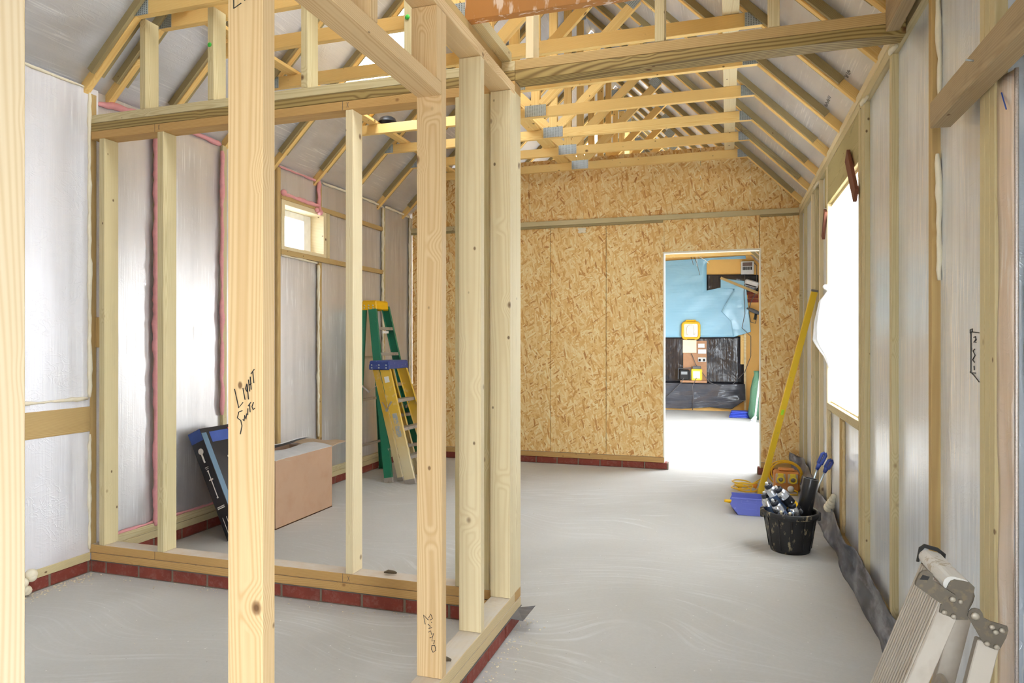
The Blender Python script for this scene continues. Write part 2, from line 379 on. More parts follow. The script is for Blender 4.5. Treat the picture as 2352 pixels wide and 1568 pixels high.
def bead(name, pts, r, mat, label, group=None, step=0.03, lump=0.45, seed=1, drips=()):
    """run of expanding foam"""
    R = random.Random(seed); P = [Vector(p) for p in pts]; out = []; rr = []
    for a, b in zip(P, P[1:]):
        n = max(2, int((b - a).length / step))
        for i in range(n):
            q = a.lerp(b, i / n); out.append(q + Vector((R.uniform(-1, 1), R.uniform(-1, 1), R.uniform(-1, 1))) * r * 0.25)
            rr.append(r * (1 + lump * (mnoise.noise(q * 9 + Vector((seed, 0, 0))) * 1.3 + R.uniform(-.25, .25))))
    out.append(P[-1]); rr.append(r * 0.7); rr[0] *= 0.7
    bm = bmesh.new(); add_tube(bm, out, [max(x, r * .35) for x in rr], 7)
    for p, rad in drips:
        v0 = len(bm.verts); bmesh.ops.create_icosphere(bm, subdivisions=2, radius=rad, matrix=Matrix.Translation(p))
    bmesh.ops.remove_doubles(bm, verts=bm.verts, dist=1e-5)
    o = mk(name, bm, mat, None, None, True); return tag(o, label, 'foam', group)
def strokes(name, lines, O, ux, uy, r, mat, parent=None, off=0.0006):
    """hand writing on a face: 2-D polylines -> thin raised ink lines"""
    O, ux, uy = Vector(O), Vector(ux), Vector(uy); nrm = ux.cross(uy).normalized()
    bm = bmesh.new()
    for l in lines: add_tube(bm, [O + ux * a + uy * b + nrm * off for a, b in l], r, 5)
    return mk(name, bm, mat, parent)
def grid_sheet(name, f, nu, nv, mat, parent=None, thick=0.0, smooth=True):
    bm = bmesh.new(); V = [[bm.verts.new(f(i / nu, j / nv)) for j in range(nv + 1)] for i in range(nu + 1)]
    for i in range(nu):
        for j in range(nv): bm.faces.new((V[i][j], V[i + 1][j], V[i + 1][j + 1], V[i][j + 1]))
    o = mk(name, bm, mat, parent, None, smooth)
    if thick:
        md = o.modifiers.new('thickness', 'SOLIDIFY'); md.thickness = thick; md.offset = 0
    return o
def nz(x, y, z=0.0): return mnoise.noise(Vector((x, y, z)))
def copy_tree(o, parent=None, dx=None):
    c = o.copy(); C.objects.link(c)
    if parent: c.parent = parent
    for ch in list(o.children): copy_tree(ch, c)
    return c

# ------------------------------------------------------------------ setting
XL, XR, YB = -3.30, 0.636, 6.82           # stud faces of the side walls, board face of the back wall
def r_under(x): return 3.125 - x          # underside of the right-hand rafters
def l_under(x): return 5.895 + x
AP = -1.385                               # ridge
TY = [1.16, 1.72, 2.26, 2.81, 2.965, 3.36, 3.89, 4.43, 4.98, 5.53, 6.07, 6.62, 7.2, 7.75, 8.3, 8.85, 9.4, 9.95, 10.5, 11.05, 11.6, 12.15]
TT = 0.036

bm = bmesh.new(); add_box(bm, -3.46, 1.6, -7, 13.3, -0.15, 0.0)
struct(mk('floor', bm, CONC), 'dusty grey screed floor running through the doorway', 'floor')
struct(box('ground', -40, 40, -40, 45, -0.5, -0.16, flat('outside_ground', lin(190, 186, 178), 0.9)), 'ground outside the building', 'ground')

# side walls (insulation boards), window holes left out
bm = bmesh.new()
x0, x1 = 0.662, 0.80
add_box(bm, x0, x1, 3.87, 4.975, 0.02, 0.85); add_box(bm, x0, x1, 3.87, 4.975, 2.17, 2.52)
for a, b in ((1.99, 2.56), (2.56, 3.13), (3.13, 3.87), (4.975, 5.9), (5.9, 6.9), (6.9, 7.4)): add_box(bm, x0, x1, a, b, 0.02, 2.52)
add_box(bm, x0, x1, 7.4, 11.0, 2.3, 2.52); add_box(bm, x0, x1, 11.0, 13.0, 0.0, 2.52)
add_box(bm, x0, x1, -1.6, -0.7, 0.0, 2.52); add_box(bm, x0, x1, -0.7, 0.0, 2.1, 2.52); add_box(bm, x0, x1, 0.0, 0.9, 0.0, 2.52); add_box(bm, x0, x1, 0.9, 1.99, 2.15, 2.52)  # unseen opening near the camera, added to light the posts from the right
wall_right = struct(mk('wall_right', bm, FOIL_R), 'foil faced insulation wall under clear film, right of the corridor', 'wall')
bm = bmesh.new()
x0, x1 = -3.45, -3.325
for a, b in ((2.9, 3.3), (3.3, 3.87), (3.87, 4.467), (5.19, 5.6), (5.6, 6.165), (6.165, 6.82), (6.9, 13.0)): add_box(bm, x0, x1, a, b, 0.02, 2.63)
add_box(bm, x0, x1, 4.467, 5.19, 0.02, 1.935); add_box(bm, x0, x1, 4.467, 5.19, 2.36, 2.63)
add_box(bm, x0, x1, 4.467, 4.56, 1.935, 2.36); add_box(bm, x0, x1, 5.12, 5.19, 1.935, 2.36)
wall_left = struct(mk('wall_left', bm, FOIL_L), 'foil faced insulation wall behind the stud partition', 'wall')
bm = bmesh.new(); add_box(bm, -3.45, -3.303, -1.6, 2.9, 0.067, 2.63)
struct(mk('wall_lobby', bm, FOIL_N), 'wrinkled foil insulation wall at the left of the lobby', 'wall')
bm = bmesh.new(); add_prism(bm, [(-3.45, 0), (-0.45, 0), (-0.45, 2.1), (0.3, 2.1), (0.3, 0), (0.8, 0), (0.8, 2.45), (AP, 4.6), (-3.45, 2.6)], -1.75, -1.6)  # unseen wall added behind the camera to cut the light from the rear
struct(mk('wall_rear_blocker', bm, flat('pale_board', lin(214, 196, 160), 0.7)), 'unseen board wall added behind the camera, its opening limiting the light', 'wall')
# strand board wall with doorway, one mesh of sheets with fine joints
bm = bmesh.new(); g = 0.0022
seams_lo = [XL, -2.93, -1.737, -1.16, -0.587]
for a, b in zip(seams_lo, seams_lo[1:]): add_box(bm, a + g, b - g, YB, YB + 0.018, 0.122, 2.44)
add_box(bm, -0.587, 0.29 - g, YB, YB + 0.018, 2.117, 2.44); add_box(bm, 0.29 + g, 0.69, YB, YB + 0.018, 0.122, 2.44)
zt = 3.12
def osb_top(x): return min(zt, r_under(x) + 0.062, l_under(x) + 0.062)
seams_hi = [XL, -2.55, -1.965, -1.391, -0.819, -0.247, 0.205, 0.66]
for a, b in zip(seams_hi, seams_hi[1:]):
    xs = sorted({a + g, b - g} | {x for x in (zt - 5.957, 3.187 - zt) if a < x < b})
    poly = [(a + g, 2.44 + g), (b - g, 2.44 + g)] + [(x, osb_top(x)) for x in reversed(xs)]
    add_prism(bm, poly, YB, YB + 0.018)
wall_back = struct(mk('wall_back', bm, OSB), 'strand board end wall with a doorway', 'wall')
bm = bmesh.new()
for a, b in ((-3.3, -0.60), (0.30, 0.66)): add_box(bm, a, b, YB + 0.04, YB + 0.11, 0.1, 2.44)
add_box(bm, -0.60, 0.30, YB + 0.04, YB + 0.11, 2.13, 2.44)
struct(mk('wall_core', bm, flat('board_backing', lin(214, 170, 110), 0.7)), 'board on the far side of the end wall', 'wall')
# pale strip painting the overexposed glow on the cut doorway edges
glow_mat = flat('pale_edge_glow', lin(240, 232, 214), 0.6, var=0.05)
bm = bmesh.new(); add_box(bm, -0.600, -0.587, YB - 0.001, YB + 0.112, 0.066, 2.13); add_box(bm, 0.290, 0.302, YB - 0.001, YB + 0.112, 0.066, 2.13); add_box(bm, -0.587, 0.290, YB - 0.001, YB + 0.112, 2.117, 2.13)
struct(mk('doorway_edge_glow', bm, glow_mat), 'pale strip standing for the glow on the doorway edges of the board wall', 'edge glow')

o = thing('packing_strip', 'pale foil strip packed between the left wall stud and the first partition stud', 'packing strip', (-3.27, 2.88, .155))
box('strip', -3.298, -3.242, 2.889, 2.90, .155, 2.345, FOIL_N, o); bx('block', -3.298, -3.242, 2.876, 2.8885, 1.22, 1.385, TANW, o)
# brick plinths
def plinth(name, x0, x1, y0, y1, along, first, mod=0.222, h=0.066, label='', parent=None):
    bm = bmesh.new(); j = 0.005
    add_box(bm, x0 + j * (along == 'y'), x1 - j * (along == 'y'), y0 + j * (along == 'x'), y1 - j * (along == 'x'), 0.0, h - 0.003, mi=1)
    lo, hi = (x0, x1) if along == 'x' else (y0, y1)
    p = first
    while p < hi:
        a, b = max(p, lo) + 0.006, min(p + mod, hi) - 0.006
        if b - a > 0.02:
            if along == 'x': add_box(bm, a, b, y0, y1, 0.004, h, 0.004)
            else: add_box(bm, x0, x1, a, b, 0.004, h, 0.004)
        p += mod
    return struct(mk(name, bm, [BRICK, MORTAR]), label, 'brick plinth')
plinth('trim_1', XL, -0.985, 2.85, 2.95, 'x', -3.418, label='single brick course under the partition beside the lobby')
plinth('trim_2', -0.985, -0.885, 0.30, 2.95, 'y', 0.278, label='single brick course under the short end partition')
plinth('baseboard_left', -3.42, -3.30, -1.6, 6.82, 'y', -1.6, label='single brick course along the left wall')
plinth('baseboard_back', XL, -0.55, 6.82, 6.92, 'x', -3.443, label='single brick course left of the doorway')
plinth('trim_3', 0.27, 0.66, 6.82, 6.92, 'x', 0.27, label='brick course end at the doorway beside the level')
plinth('baseboard_right', 0.64, 0.80, -1.6, 6.82, 'y', -1.6, label='brick course behind the grey membrane')

# roof insulation between the rafters
n45 = math.sqrt(0.5)
def slope_panels(side):
    bm = bmesh.new(); e0, e1 = 0.046 / n45, 0.135 / n45
    ys = [-1.6] + TY + [13.0]
    for i, (a, b) in enumerate(zip(ys, ys[1:])):
        ya = a + (TT if i else 0); yb = b
        if side == 'l':
            segs = [(-3.5, AP)]
            if abs(a - 4.43) < 1e-3: segs = [(-3.5, -2.78), (-1.80, AP)]
            if abs(a - 9.4) < 1e-3: segs = [(-3.5, -2.6), (-1.6, AP)]  # unseen gap in the far room slope, added for more light
            for xa, xb in segs: add_prism(bm, [(xa, l_under(xa) + e0), (xb, l_under(xb) + e0), (xb, l_under(xb) + e1), (xa, l_under(xa) + e1)], ya, yb)
        else:
            segs = [(AP, 0.86)]
            if a in (1.72, 2.26): segs = [(AP, -1.2), (-0.25, 0.86)]  # unseen gaps added as skylights to bring top light into the corridor
            for xa, xb in segs: add_prism(bm, [(xa, r_under(xa) + e0), (xb, r_under(xb) + e0), (xb, r_under(xb) + e1), (xa, r_under(xa) + e1)], ya, yb)
    return bm
struct(mk('ceiling_left', slope_panels('l'), FOIL_C), 'foil insulation between the rafters on the left roof slope', 'ceiling')
struct(mk('ceiling_right', slope_panels('r'), FOIL_C), 'foil insulation between the rafters on the right roof slope', 'ceiling')
# roof window on the left slope
bm = bmesh.new(); e = 0.046 / n45
for xa, xb in ((-2.80, -2.77), (-1.81, -1.78)): add_prism(bm, [(xa, l_under(xa) + e), (xb, l_under(xb) + e), (xb, l_under(xb) + e + 0.14), (xa, l_under(xa) + e + 0.14)], 4.47, 4.975)
struct(mk('window_3', bm, flat('roof_window_frame', lin(226, 222, 214), 0.5)), 'bright roof window in the left slope', 'window')

# far room behind the doorway
ORANGE = flat('apricot_plaster', lin(246, 196, 112), 0.7, var=0.06, scale=6)
bm = bmesh.new(); add_prism(bm, [(-3.5, 0), (0.8, 0), (0.8, 2.5), (AP, 4.6), (-3.5, 2.6)], 12.92, 13.05)
struct(mk('wall_far', bm, ORANGE), 'apricot plastered end wall of the room beyond the doorway', 'wall')

# ------------------------------------------------------------------ right-hand wall frame
fr = thing('stud_frame', 'timber stud frame along the foil wall right of the corridor', 'stud wall', (0.65, 4.4, 0), 'stud frames')
def rstud(y1, wdt=0.036, z0=0.11, z1=2.42, mat=GREENW, x=XR): return bx('stud', x, 0.665, y1, y1 + wdt, z0, z1, mat, fr)
for y, m in ((2.537, TANW), (3.108, GREENW), (5.37, WHITEW), (5.63, GREENW), (5.86, WHITEW), (6.41, GREENW), (6.775, GREENW)): rstud(y, mat=m)
for y in (1.985, 2.021, 2.057): rstud(y, 0.034, mat=GREENW)
for y in (3.685, 3.726): rstud(y, 0.038, mat=GREENW)
rstud(3.79, 0.05, mat=GREENW); rstud(4.975, 0.04, mat=WHITEW); rstud(4.42, 0.038, 0.11, 0.80, TANW)
bx('sill_plate', XR - 0.002, 0.70, 3.84, 4.99, 0.80, 0.848, GREENW, fr)
bx('sole_plate', XR, 0.70, 1.985, 6.81, 0.066, 0.11, TANW, fr)
bx('top_plate', XR, 0.73, 0.4, 6.815, 2.42, 2.465, GREENW, fr); bx('top_plate', XR - 0.003, 0.73, 0.4, 6.815, 2.466, 2.51, WHITEW, fr)
bx('lintel', XR + 0.002, 0.70, 3.83, 5.12, 2.17, 2.418, wood('stained_lintel_ply', lin(206, 190, 140), lin(160, 138, 84), contrast=0.5, green=0.4, dirt=0.5), fr)

# window in the right-hand wall : opening + polythene
bm = bmesh.new()
add_box(bm, 0.64, 0.80, 3.85, 3.872, 0.85, 2.17); add_box(bm, 0.64, 0.80, 4.973, 4.995, 0.85, 2.17); add_box(bm, 0.66, 0.80, 3.872, 4.973, 0.835, 0.856); add_box(bm, 0.66, 0.80, 3.872, 4.973, 2.15, 2.17)
struct(mk('window_1', bm, WHITEW), 'tall window opening covered with white polythene in the right wall', 'window')
def polyf(u, v):
    y = 3.89 + u * 1.07; z = 0.86 + v * (1.19 + 0.09 * (1 - u))
    b = 0.012 * nz(y * 5, z * 1.6) + 0.006 * nz(y * 18, z * 4, 3)
    return (0.668 + b, y, z)
o = grid_sheet('polythene_sheet', polyf, 40, 60, POLY); tag(o, 'white polythene sheet glowing over the right wall window opening', 'plastic sheet')
def flapf(u, v):
    # loose flap : knotted at the top, draping open, gathered again at the foot
    K = ((0, .035), (.035, .045), (.07, .012), (.20, .062), (.45, .088), (.66, .095), (.74, .072), (.86, .03), (1, .004))
    for (v0, p0), (v1, p1) in zip(K, K[1:]):
        if v <= v1 + 1e-9: p = p0 + (p1 - p0) * (v - v0) / (v1 - v0); break
    a = math.pi * u; fold = 1 + .10 * math.sin(a * 7 + v * 3)
    return (0.648 - p * math.sin(a) * fold, 4.955 + (.01 + p * .7) * -math.cos(a), 1.63 - .54 * v - .02 * math.sin(a) * v)
o = grid_sheet('polythene_flap', flapf, 40, 40, sheet('white_polythene_flap', (0.72, 0.73, 0.75, 1), 0.05, 0.4, 0.0, 2, 0.5)); tag(o, 'loose white polythene flap billowing out beside the yellow level', 'plastic sheet')
for pa, pb, lab in (((0.628, 4.99, 2.13), (0.625, 5.09, 1.96), 'reddish brown wood strip holding the sheet at the far window jamb'), ((0.622, 4.08, 2.26), (0.618, 3.80, 1.985), 'reddish brown board nailed slanting across the near window corner')):
    o = board('batten_strip', pa, pb, 0.018, 0.055 if pa[1] > 4.5 else 0.075, REDW, None, (0, 1, 0.3)); tag(o, lab, 'wood strip', 'strips at the window')

# foam along the right wall, scraps
for k, (pts, r, lab) in enumerate((
    (((.652, 2.53, 2.44), (.655, 2.525, 2.2), (.656, 2.525, 1.95)), .009, 'cream foam bead down the second stud above the weathered rail'),
    (((.652, 2.528, 1.86), (.655, 2.525, 1.7), (.656, 2.528, 1.45)), .008, 'cream foam bead down the stud just below the weathered rail'),
    (((.634, 3.13, 2.43), (.634, 3.02, 2.415)), .013, 'white foam blob on the plate over the stud nearest the window'),
    (((.634, 3.76, 2.425), (.634, 3.60, 2.415)), .011, 'white foam run on the plate over the near window jamb'),
    (((.634, 5.66, 2.42), (.634, 5.42, 2.42)), .010, 'white foam run on the plate beyond the window lintel'),
    (((.655, 4.415, .78), (.655, 4.413, .45), (.655, 4.413, .13)), .011, 'yellow foam run down the short stud under the window sill'),
    (((.652, 4.965, .77), (.652, 4.962, .40), (.652, 4.965, .12)), .008, 'speckled foam smear on the far stud under the window sill'))):
    bead('foam_bead', pts, r, CREAM if k < 5 else YELLOWFOAM, lab, 'foam beads', seed=20 + k)
bm = bmesh.new()
for k in range(5): bmesh.ops.create_icosphere(bm, subdivisions=2, radius=.018 + .004 * k, matrix=Matrix.Translation((.640 - .004 * k, 4.72 + .02 * k, .275 - .022 * k)))
tag(mk('foam_lump', bm, CREAM, None, None, True), 'torn cream foam lump above the membrane behind the bucket', 'foam')
# grey membrane upstand along the right wall foot
def dpcf(u, v):
    y = 6.78 - u * 4.15; top = 0.235 - 0.09 * u + 0.05 * nz(y * 2.3, 1.0)
    x = 0.600 + 0.035 * v + 0.036 * nz(y * 2.6, v * 1.6) + 0.008 * nz(y * 8, v * 4, 4)
    if u < 0.06: x -= 0.10 * (1 - u / 0.06) * v
    return (min(x, 0.632), y, 0.002 + top * v * (1 + 0.1 * nz(y * 6, 2)))
o = grid_sheet('damp_membrane', dpcf, 150, 12, DPC, None, 0.002); o.data.materials[0] = dirt_or_glint('membrane_painted_glints', lin(66, 70, 80), lin(164, 168, 178), .32, 0, .75, 13, .46, .64, (2, .4, 1.1)); tag(o, 'crumpled grey plastic membrane along the foot of the right wall', 'membrane')  # pale streaks paint the membrane's highlights into its colour

# doorway at the far right, clear film over a pale door panel added to keep outside light out
pd = flat('pale_grey_block', lin(226, 228, 226), 0.5, var=0.05, scale=5)
bm = bmesh.new(); add_box(bm, 0.76, 0.80, 0.9, 1.94, 0.02, 2.15); add_box(bm, 0.735, 0.80, 1.90, 1.985, 0.02, 2.15)
door_block = struct(mk('door_light_block', bm, pd), 'pale grey door panel added behind the clear film to block outside light', 'door')
box('glass_panel', 0.752, 0.762, 1.1, 1.60, 0.85, 1.18, flat('dark_pane', lin(70, 66, 64), 0.2), door_block); box('glass_panel', 0.752, 0.762, 1.1, 1.60, 0.3, 0.8, flat('blue_dark_pane', lin(70, 78, 92), 0.25), door_block)
def filmf(u, v):
    y = 1.93 - u * 1.1; z = 0.03 + v * 2.1; return (0.690 + 0.015 * nz(y * 4, z * 2) + 0.006 * nz(y * 20 + z * 8, z * 9, 2), y, z)
o = grid_sheet('clear_film', filmf, 40, 60, CLEARP); tag(o, 'creased clear plastic film over the doorway at the right edge', 'plastic sheet')
bz = foil('bronze_tape_film', lin(232, 212, 194), 0.28, 0.35, 2, 0.3, 0.8, 0.6)
def edgef(u, v):
    y = 1.984 - u * 0.075; z = 0.10 + v * 1.80; return (0.642 + 0.010 * u + 0.006 * nz(y * 30, z * 5), y, z)
o = grid_sheet('film_edge', edgef, 6, 60, bz, None, 0.001); tag(o, 'folded bronze tinted film edge beside the triple door stud', 'plastic sheet')
tube('zip_line', [(0.655, 1.905, 0.05 + 0.05 * i) for i in range(38)], 0.0045, flat('silver_zip', lin(196, 186, 180), 0.35, 0.6, 0.4, 300), o, 6)
o = board('rail', (0.605, 1.0, 1.935), (0.605, 2.32, 1.925), 0.056, 0.078, GREYW, None, (0, 0, 1), 0.003); tag(o, 'weathered brown timber rail nailed high across the right wall studs', 'timber rail')
tube('nail', [(0.577, 1.94, 1.94), (0.560, 1.94, 1.945)], [0.0025, 0.0025], GALV, o, 8)
strokes('blue_mark', [[(0, 0), (-0.03, -0.05)]], (0.640, 1.955, 1.86), (0, 1, 0), (0, 0, 1), 0.0016, flat('blue_marker', lin(40, 80, 170), 0.5), door_block)
strokes('handwriting', [[(0, .0), (.012, .004), (.012, .012), (.0, .01), (0, 0)], [(0, .004), (.05, .0)], [(0.004, 0), (.004, -.11)], [(.0, -.11), (.02, -.118), (.05, -.135)], [(.0, -.113), (.03, -.112)], [(.02, -.012), (.03, -.010), (.032, -.018), (.02, -.026), (.034, -.026)], [(.026, -.045), (.016, -.050), (.028, -.062), (.014, -.075), (.024, -.082)], [(.022, -.092), (.023, -.104)]], (0.6615, 2.25, 1.275), (0, -1.45, 0), (0, 0, 1), 0.0014, INK, wall_right)

# ------------------------------------------------------------------ left wall frame
fl = thing('stud_frame', 'timber stud frame along the foil wall at the far left', 'stud wall', (-3.31, 4.4, 0), 'stud frames')
for y, m in ((2.847, TANW), (3.30, TANW), (3.87, GREENW), (4.467, TANW), (5.6, GREENW), (6.165, GREENW), (6.775, GREENW)): bx('stud', -3.345, XL, y, y + 0.040, 0.15 if y > 2.9 else 0.105, 2.6, m, fl)
bx('stud', -3.345, XL, 5.03, 5.07, 0.15, 1.925, TANW, fl); bx('stud', -3.345, XL, 5.03, 5.07, 2.405, 2.6, TANW, fl)
bx('sole_plate', -3.36, XL, 2.95, 6.81, 0.066, 0.109, GREENW, fl); bx('sole_plate', -3.36, XL, 2.95, 6.81, 0.111, 0.155, GREENW, fl)
bx('sole_plate', -3.36, XL + 0.003, -1.0, 2.846, 0.066, 0.109, GREENW, fl)
bx('noggin', -3.36, XL + 0.002, 1.9, 2.846, 0.765, 0.900, TANW, fl)
bx('noggin', -3.36, XL + 0.003, 4.51, 6.16, 2.362, 2.402, TANW, fl); bx('noggin', -3.36, XL + 0.003, 4.51, 6.16, 1.93, 1.972, TANW, fl)
bx('stud', -3.345, XL + 0.002, 5.15, 5.19, 1.973, 2.361, GREENW, fl)
# small window
bm = bmesh.new()
add_box(bm, -3.45, -3.302, 4.52, 4.56, 1.973, 2.361); add_box(bm, -3.45, -3.302, 5.10, 5.145, 1.973, 2.361); add_box(bm, -3.45, -3.302, 4.56, 5.10, 2.325, 2.361); add_box(bm, -3.45, -3.302, 4.56, 5.10, 1.973, 2.0)
w2 = struct(mk('window_2', bm, WHITEW), 'small high window in the left wall', 'window')
bm = bmesh.new()
add_box(bm, -3.46, -3.43, 4.56, 4.60, 2.0, 2.325, 0.003); add_box(bm, -3.46, -3.43, 5.0, 5.10, 2.0, 2.325, 0.003); add_box(bm, -3.46, -3.43, 4.6, 5.0, 2.27, 2.325, 0.003); add_box(bm, -3.46, -3.43, 4.6, 5.0, 2.0, 2.03, 0.003)
mk('window_frame', bm, flat('white_frame', lin(244, 242, 238), 0.4), w2)
box('pane', -3.449, -3.445, 4.60, 5.0, 2.03, 2.27, sheet('obscured_pane', (0.9, 0.93, 1, 1), 0.6, 0.15, 0.4), w2)
# foam on the left wall
fo = ((((-3.298, 3.295, 2.5), (-3.298, 3.293, 1.6), (-3.298, 3.293, 0.9), (-3.298, 3.293, .14)), .016, PINK, 'long pink foam bead beside the stud seen left of the second partition stud'),
      (((-3.300, 3.865, 2.56), (-3.302, 3.863, 1.7), (-3.300, 3.863, 0.75)), .013, PINK, 'pink foam bead above the black box beside the tall front post'),
      (((-3.300, 4.52, 2.405), (-3.298, 4.8, 2.40), (-3.296, 5.02, 2.40)), .016, PINK, 'pink foam run along the timber above the small window'),
      (((-3.296, 5.02, 2.62), (-3.296, 5.02, 2.5), (-3.296, 5.02, 2.40), (-3.29, 5.03, 2.36)), .018, PINK, 'pink foam drip at the right corner above the small window'),
      (((-3.31, 4.50, 2.61), (-3.31, 4.75, 2.61), (-3.31, 5.02, 2.61)), .009, PINK, 'thin pink foam line at the eaves above the small window'),
      (((-3.31, 2.90, 2.565), (-3.30, 3.02, 2.585), (-3.31, 3.28, 2.60)), .018, PINK, 'pink foam lump at the eaves above the partition top plate'),
      (((-3.31, 3.45, 2.61), (-3.31, 3.70, 2.61), (-3.31, 3.86, 2.60)), .014, PINK, 'pink foam line at the eaves left of the tall front post'),
      (((-3.315, 3.0, .160), (-3.315, 3.4, .162), (-3.315, 3.85, .160)), .008, PINK, 'pink foam line along the foot of the left wall insulation'),
      (((-3.31, 5.10, 2.61), (-3.31, 5.4, 2.62), (-3.31, 5.58, 2.61)), .010, CREAM, 'white foam line at the eaves behind the lone partition stud'),
      (((-3.31, 5.66, 2.62), (-3.31, 5.95, 2.62), (-3.305, 6.15, 2.61)), .012, CREAM, 'white foam line at the eaves right of the lone partition stud'),
      (((-3.304, 6.158, 2.60), (-3.304, 6.155, 1.9), (-3.304, 6.158, 1.1), (-3.304, 6.158, .3)), .013, CREAM, 'white foam bead running down behind the green ladder'),
      (((-3.31, 6.22, 2.62), (-3.31, 6.5, 2.62), (-3.305, 6.76, 2.61)), .012, CREAM, 'white foam line at the eaves next to the board wall'),
      (((-3.304, 6.766, 2.60), (-3.304, 6.765, 1.7), (-3.304, 6.766, .5)), .012, CREAM, 'white foam bead in the corner next to the board wall'),
      (((-3.308, 4.52, 1.925), (-3.308, 4.8, 1.922), (-3.306, 5.01, 1.915)), .009, CREAM, 'white foam run under the small window sill timber'),
      (((-3.304, 5.024, 1.90), (-3.304, 5.022, 1.1), (-3.304, 5.024, .45)), .011, CREAM, 'cream foam bead on the stud under the small window'),
      (((-3.300, 2.842, 2.62), (-3.298, 2.842, 1.8), (-3.298, 2.842, .95)), .010, CREAM, 'cream foam bead along the lobby foil edge above the noggin'),
      (((-3.298, 2.842, .75), (-3.298, 2.842, .40), (-3.298, 2.842, .13)), .009, CREAM, 'cream foam bead along the lobby foil edge below the noggin'),
      (((-3.300, 1.9, .945), (-3.300, 2.4, .945), (-3.297, 2.83, .945)), .010, CREAM, 'cream foam line across the lobby foil above the noggin'),
      (((-3.300, 1.9, 2.62), (-3.300, 2.4, 2.62), (-3.300, 2.84, 2.62)), .008, CREAM, 'cream foam line at the eaves above the lobby foil'))
for k, (pts, r, m, lab) in enumerate(fo):
    dr = [((-3.285, 5.02, 2.345), .025), ((-3.29, 4.98, 2.36), .02)] if k == 3 else ([((-3.29, 4.53, 2.41), .026)] if k == 2 else ())
    bead('foam_bead', pts, r, m, lab, 'foam beads', seed=40 + k, drips=dr)
bm = bmesh.new()
for k in range(7): bmesh.ops.create_icosphere(bm, subdivisions=2, radius=rnd.uniform(.02, .035), matrix=Matrix.Translation((-3.275 + rnd.uniform(-.01, .015), 2.47 + rnd.uniform(-.03, .03), .03 + .085 * k / 7)))
tag(mk('foam_lump', bm, CREAM, None, None, True), 'cream foam lump on the brick course beside the left edge post', 'foam')

# ------------------------------------------------------------------ lobby partition (along X) and end partition (along Y)
Y0, Y1 = 2.85, 2.94
pt = thing('stud_partition', 'timber stud partition on a brick course across the left room', 'stud partition', (-2.1, 2.895, 0.066), 'partitions')
for a, b, m in ((-3.24, -3.204, GREENW), (-2.846, -2.806, GREENW), (-2.285, -2.247, GREENW), (-1.726, -1.688, WHITEW), (-1.167, -1.13, GREENW), (-1.031, -1.003, GREENW), (-0.925, -0.886, WHITEW)):
    bx('stud', a, b, Y0, Y1, 0.152, 2.349, m, pt)
TANW2 = wood('orange_tan_softwood', lin(208, 170, 110), lin(166, 122, 66), contrast=0.4, knots=0.2, dirt=0.1, dust=0.9)
PALED = wood('dusty_pale_softwood', lin(226, 208, 166), lin(188, 154, 104), contrast=0.5, knots=0.35, dirt=0.1, ringf=1300, dust=0.9)
bx('sole_plate', XL + .002, -0.886, Y0, Y1, 0.109, 0.151, TANW2, pt); bx('sole_plate', XL + .002, -0.987, Y0, Y1, 0.067, 0.1065, TANW2, pt)
bx('top_plate', XL + .002, -0.886, Y0, Y1, 2.349, 2.392, TANW2, pt)
bx('top_plate', XL + .002, -0.886, Y0, Y1, 2.393, 2.436, RINGW, pt); bx('top_plate', XL + .002, -0.886, Y0, Y1, 2.437, 2.480, GREENW, pt)
for a, b in ((-2.962, -2.925), (-2.525, -2.487), (-1.972, -1.935), (-1.421, -1.383)): bx('cripple_stud', a, b, Y0, Y1, 2.481, 2.953, GREENW, pt)
dg = flat('pale_dpc_strip', lin(96, 92, 92), 0.4)
box('damp_strip', XL + .002, -0.98, Y0 - 0.006, Y1, 0.0655, 0.0675, dg, pt)
for xq in (-2.862, -1.742): strokes('pencil_line', [[(0, 0), (0, .042)]], (xq, Y0, 2.35), (1, 0, 0), (0, 0, 1), .0009, PENCIL, pt); strokes('pencil_line', [[(0, 0), (0, .042)]], (xq, Y0, .109), (1, 0, 0), (0, 0, 1), .0009, PENCIL, pt)
for xq, zq in ((-2.84, 2.36), (-1.72, 2.36), (-1.715, .118)): strokes('pencil_cross', [[(0, 0), (.010, .025)], [(.010, 0), (0, .025)]], (xq, Y0, zq), (1, 0, 0), (0, 0, 1), .0008, PENCIL, pt)
GRC = flat('green_clip', lin(70, 190, 70), 0.4)
o = lathe('clip', [(0, 0), (.011, 0), (.012, .003), (.008, .006), (0, .006)], GRC, None, aim((-1.402, Y0 - .001, 2.742), (0, -1, 0)), 16); tag(o, 'green plastic clip on the upright beside the roof window glare', 'clip', 'green clips')
o = lathe('clip', [(0, 0), (.011, 0), (.012, .003), (.008, .006), (0, .006)], GRC, None, aim((-2.510, Y0 - .001, 2.76), (0, -1, 0)), 16); tag(o, 'green plastic clip on the upright left of the tall front post', 'clip', 'green clips')
# header plates crossing the corridor
hp = thing('header_plate', 'doubled timber header crossing the corridor at wall plate height', 'header', (-0.1, 2.895, 2.39))
bx('lower_plate', -0.885, 0.632, Y0, Y1, 2.393, 2.436, RINGW, hp); bx('upper_plate', -0.885, 0.632, Y0, Y1, 2.437, 2.480, TANW, hp)
for a, b in ((-0.837, -0.801), (-0.284, -0.245), (0.155, 0.195)): bx('cripple_stud', a, b, Y0, Y1, 2.481, 2.91, GREENW if a > -.5 else WHITEW, hp)
